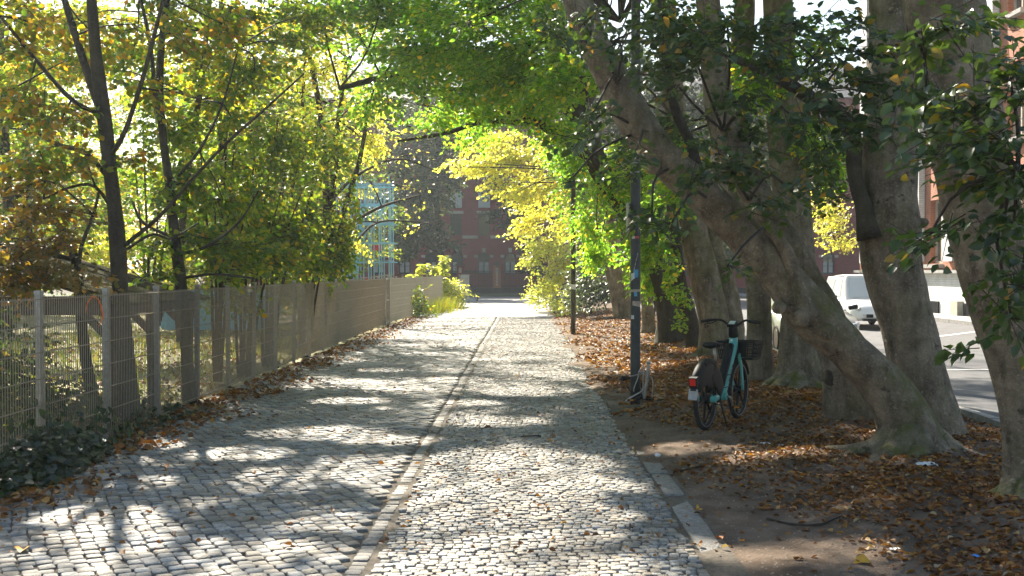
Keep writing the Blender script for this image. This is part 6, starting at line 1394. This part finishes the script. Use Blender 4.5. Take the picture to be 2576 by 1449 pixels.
# ================================================================== ORANGE BRICK BUILDING ON THE RIGHT
XR = 16.05
rbld = thing('brick_building', 'orange brick building with pale glazed base across the parking street', 'building', (XR, 42, 0))
Ya, Yb, zb_, ZR = 24.0, 55.5, 1.68, 15.0
m = MB(); m.box((XR + 4, (Ya + Yb) / 2, zb_ / 2), (8, Yb - Ya, zb_)); m.build('base', M['brick_pale'], rbld)
wy = [27.2 + 3.6 * k for k in range(8)]
ww, wzz0, wh = 1.35, 2.05, 2.5
hls = [[(y - ww / 2, z), (y + ww / 2, z), (y + ww / 2, z + wh), (y - ww / 2, z + wh)] for y in wy for z in (wzz0, wzz0 + 4.1, wzz0 + 8.2)]
polys = [[Vector((y, z, 0)) for y, z in ((Ya, zb_ + .003), (Yb, zb_ + .003), (Yb, ZR), (Ya, ZR))]] + [[Vector((y, z, 0)) for y, z in h] for h in hls]
tri = tessellate_polygon(polys); flat = [v for p in polys for v in p]
V_ = [(XR + .05, v.x, v.y) for v in flat]; F_ = [tuple(t) for t in tri]; bofs = 4
for h in hls:
    b0 = len(V_)
    for y, z in h: V_.append((XR + .35, y, z))
    for k in range(4): F_.append((bofs + k, bofs + (k + 1) % 4, b0 + (k + 1) % 4, b0 + k))
    bofs += 4
b0 = len(V_); V_ += [(XR + .05, Ya, zb_), (XR + 8, Ya, zb_), (XR + 8, Ya, ZR), (XR + .05, Ya, ZR), (XR + .05, Yb, zb_), (XR + 8, Yb, zb_), (XR + 8, Yb, ZR), (XR + .05, Yb, ZR)]
F_ += [(b0, b0 + 1, b0 + 2, b0 + 3), (b0 + 4, b0 + 7, b0 + 6, b0 + 5), (b0 + 3, b0 + 2, b0 + 6, b0 + 7)]
obj('wall', V_, F_, M['brick_orange'], rbld)
for y in wy:
    for z in (wzz0, wzz0 + 4.1, wzz0 + 8.2):
        fr_ = MB()
        for dy in (-ww / 2 + .05, 0, ww / 2 - .05): fr_.box((XR + .28, y + dy, z + wh / 2), (.08, .09, wh - .01))
        for dz in (.05, wh * .62, wh - .05): fr_.box((XR + .275, y, z + dz), (.08, ww - .02, .09))
        w = fr_.build('window', M['stone_trim'], rbld)
        obj('pane', [(XR + .3, y - ww / 2, z), (XR + .3, y + ww / 2, z), (XR + .3, y + ww / 2, z + wh), (XR + .3, y - ww / 2, z + wh)], [(0, 1, 2, 3)], M['glass'], w)
        m = MB(); m.box((XR - .02, y, z - .10), (.30, ww + .3, .14)); m.build('sill', M['pave'], w)
    m = MB(); m.box((XR - .09, y + 1.8, (zb_ + ZR) / 2 + .2), (.24, 1.0, ZR - zb_ - .5)); m.build('pilaster', M['brick_pale'], rbld)
    m = MB(); m.box((XR - .02, y, .33), (.08, 1.0, .5)); bw = m.build('basement_window', M['black'], rbld)
    m = MB()
    for k in range(6): m.tube([Vector((XR - .08, y - .42 + .17 * k, .08)), Vector((XR - .08, y - .36 + .17 * k, .58))], [.012, .012], 4)
    m.build('grille', M['iron'], bw)
    m = MB(); m.box((XR - .12, y + 1.0, .35), (.24, .7, .6)); m.build('light_shaft', M['stone_trim'], rbld)
m = MB(); m.box((XR - .10, (Ya + Yb) / 2, zb_ + .06), (.3, Yb - Ya, .12)); m.build('base_course', M['pave'], rbld)
m = MB(); m.box((XR - .15, (Ya + Yb) / 2, ZR + .2), (.6, Yb - Ya + .4, .4)); m.build('cornice', M['pave'], rbld)
m = MB(); V_, F_ = tube([Vector((XR - .20, 50.2, .1)), Vector((XR - .20, 50.2, ZR))], [.06, .06], 8); obj('downpipe', V_, F_, M['galv'], rbld)

# ================================================================== HAZE
hz = MB(); hz.box((0, 300, 10.5), (1040, 1240, 24.0))
hm = bpy.data.materials.new('haze'); hm.use_nodes = True; N = hm.node_tree.nodes; N.remove(N['Principled BSDF'])
pv_ = N.new('ShaderNodeVolumePrincipled'); pv_.inputs['Color'].default_value = (.84, .93, 1, 1); pv_.inputs['Density'].default_value = .0005; pv_.inputs['Anisotropy'].default_value = .45
hm.node_tree.links.new(pv_.outputs[0], N['Material Output'].inputs['Volume'])
tag(hz.build('haze', hm), kind='stuff')
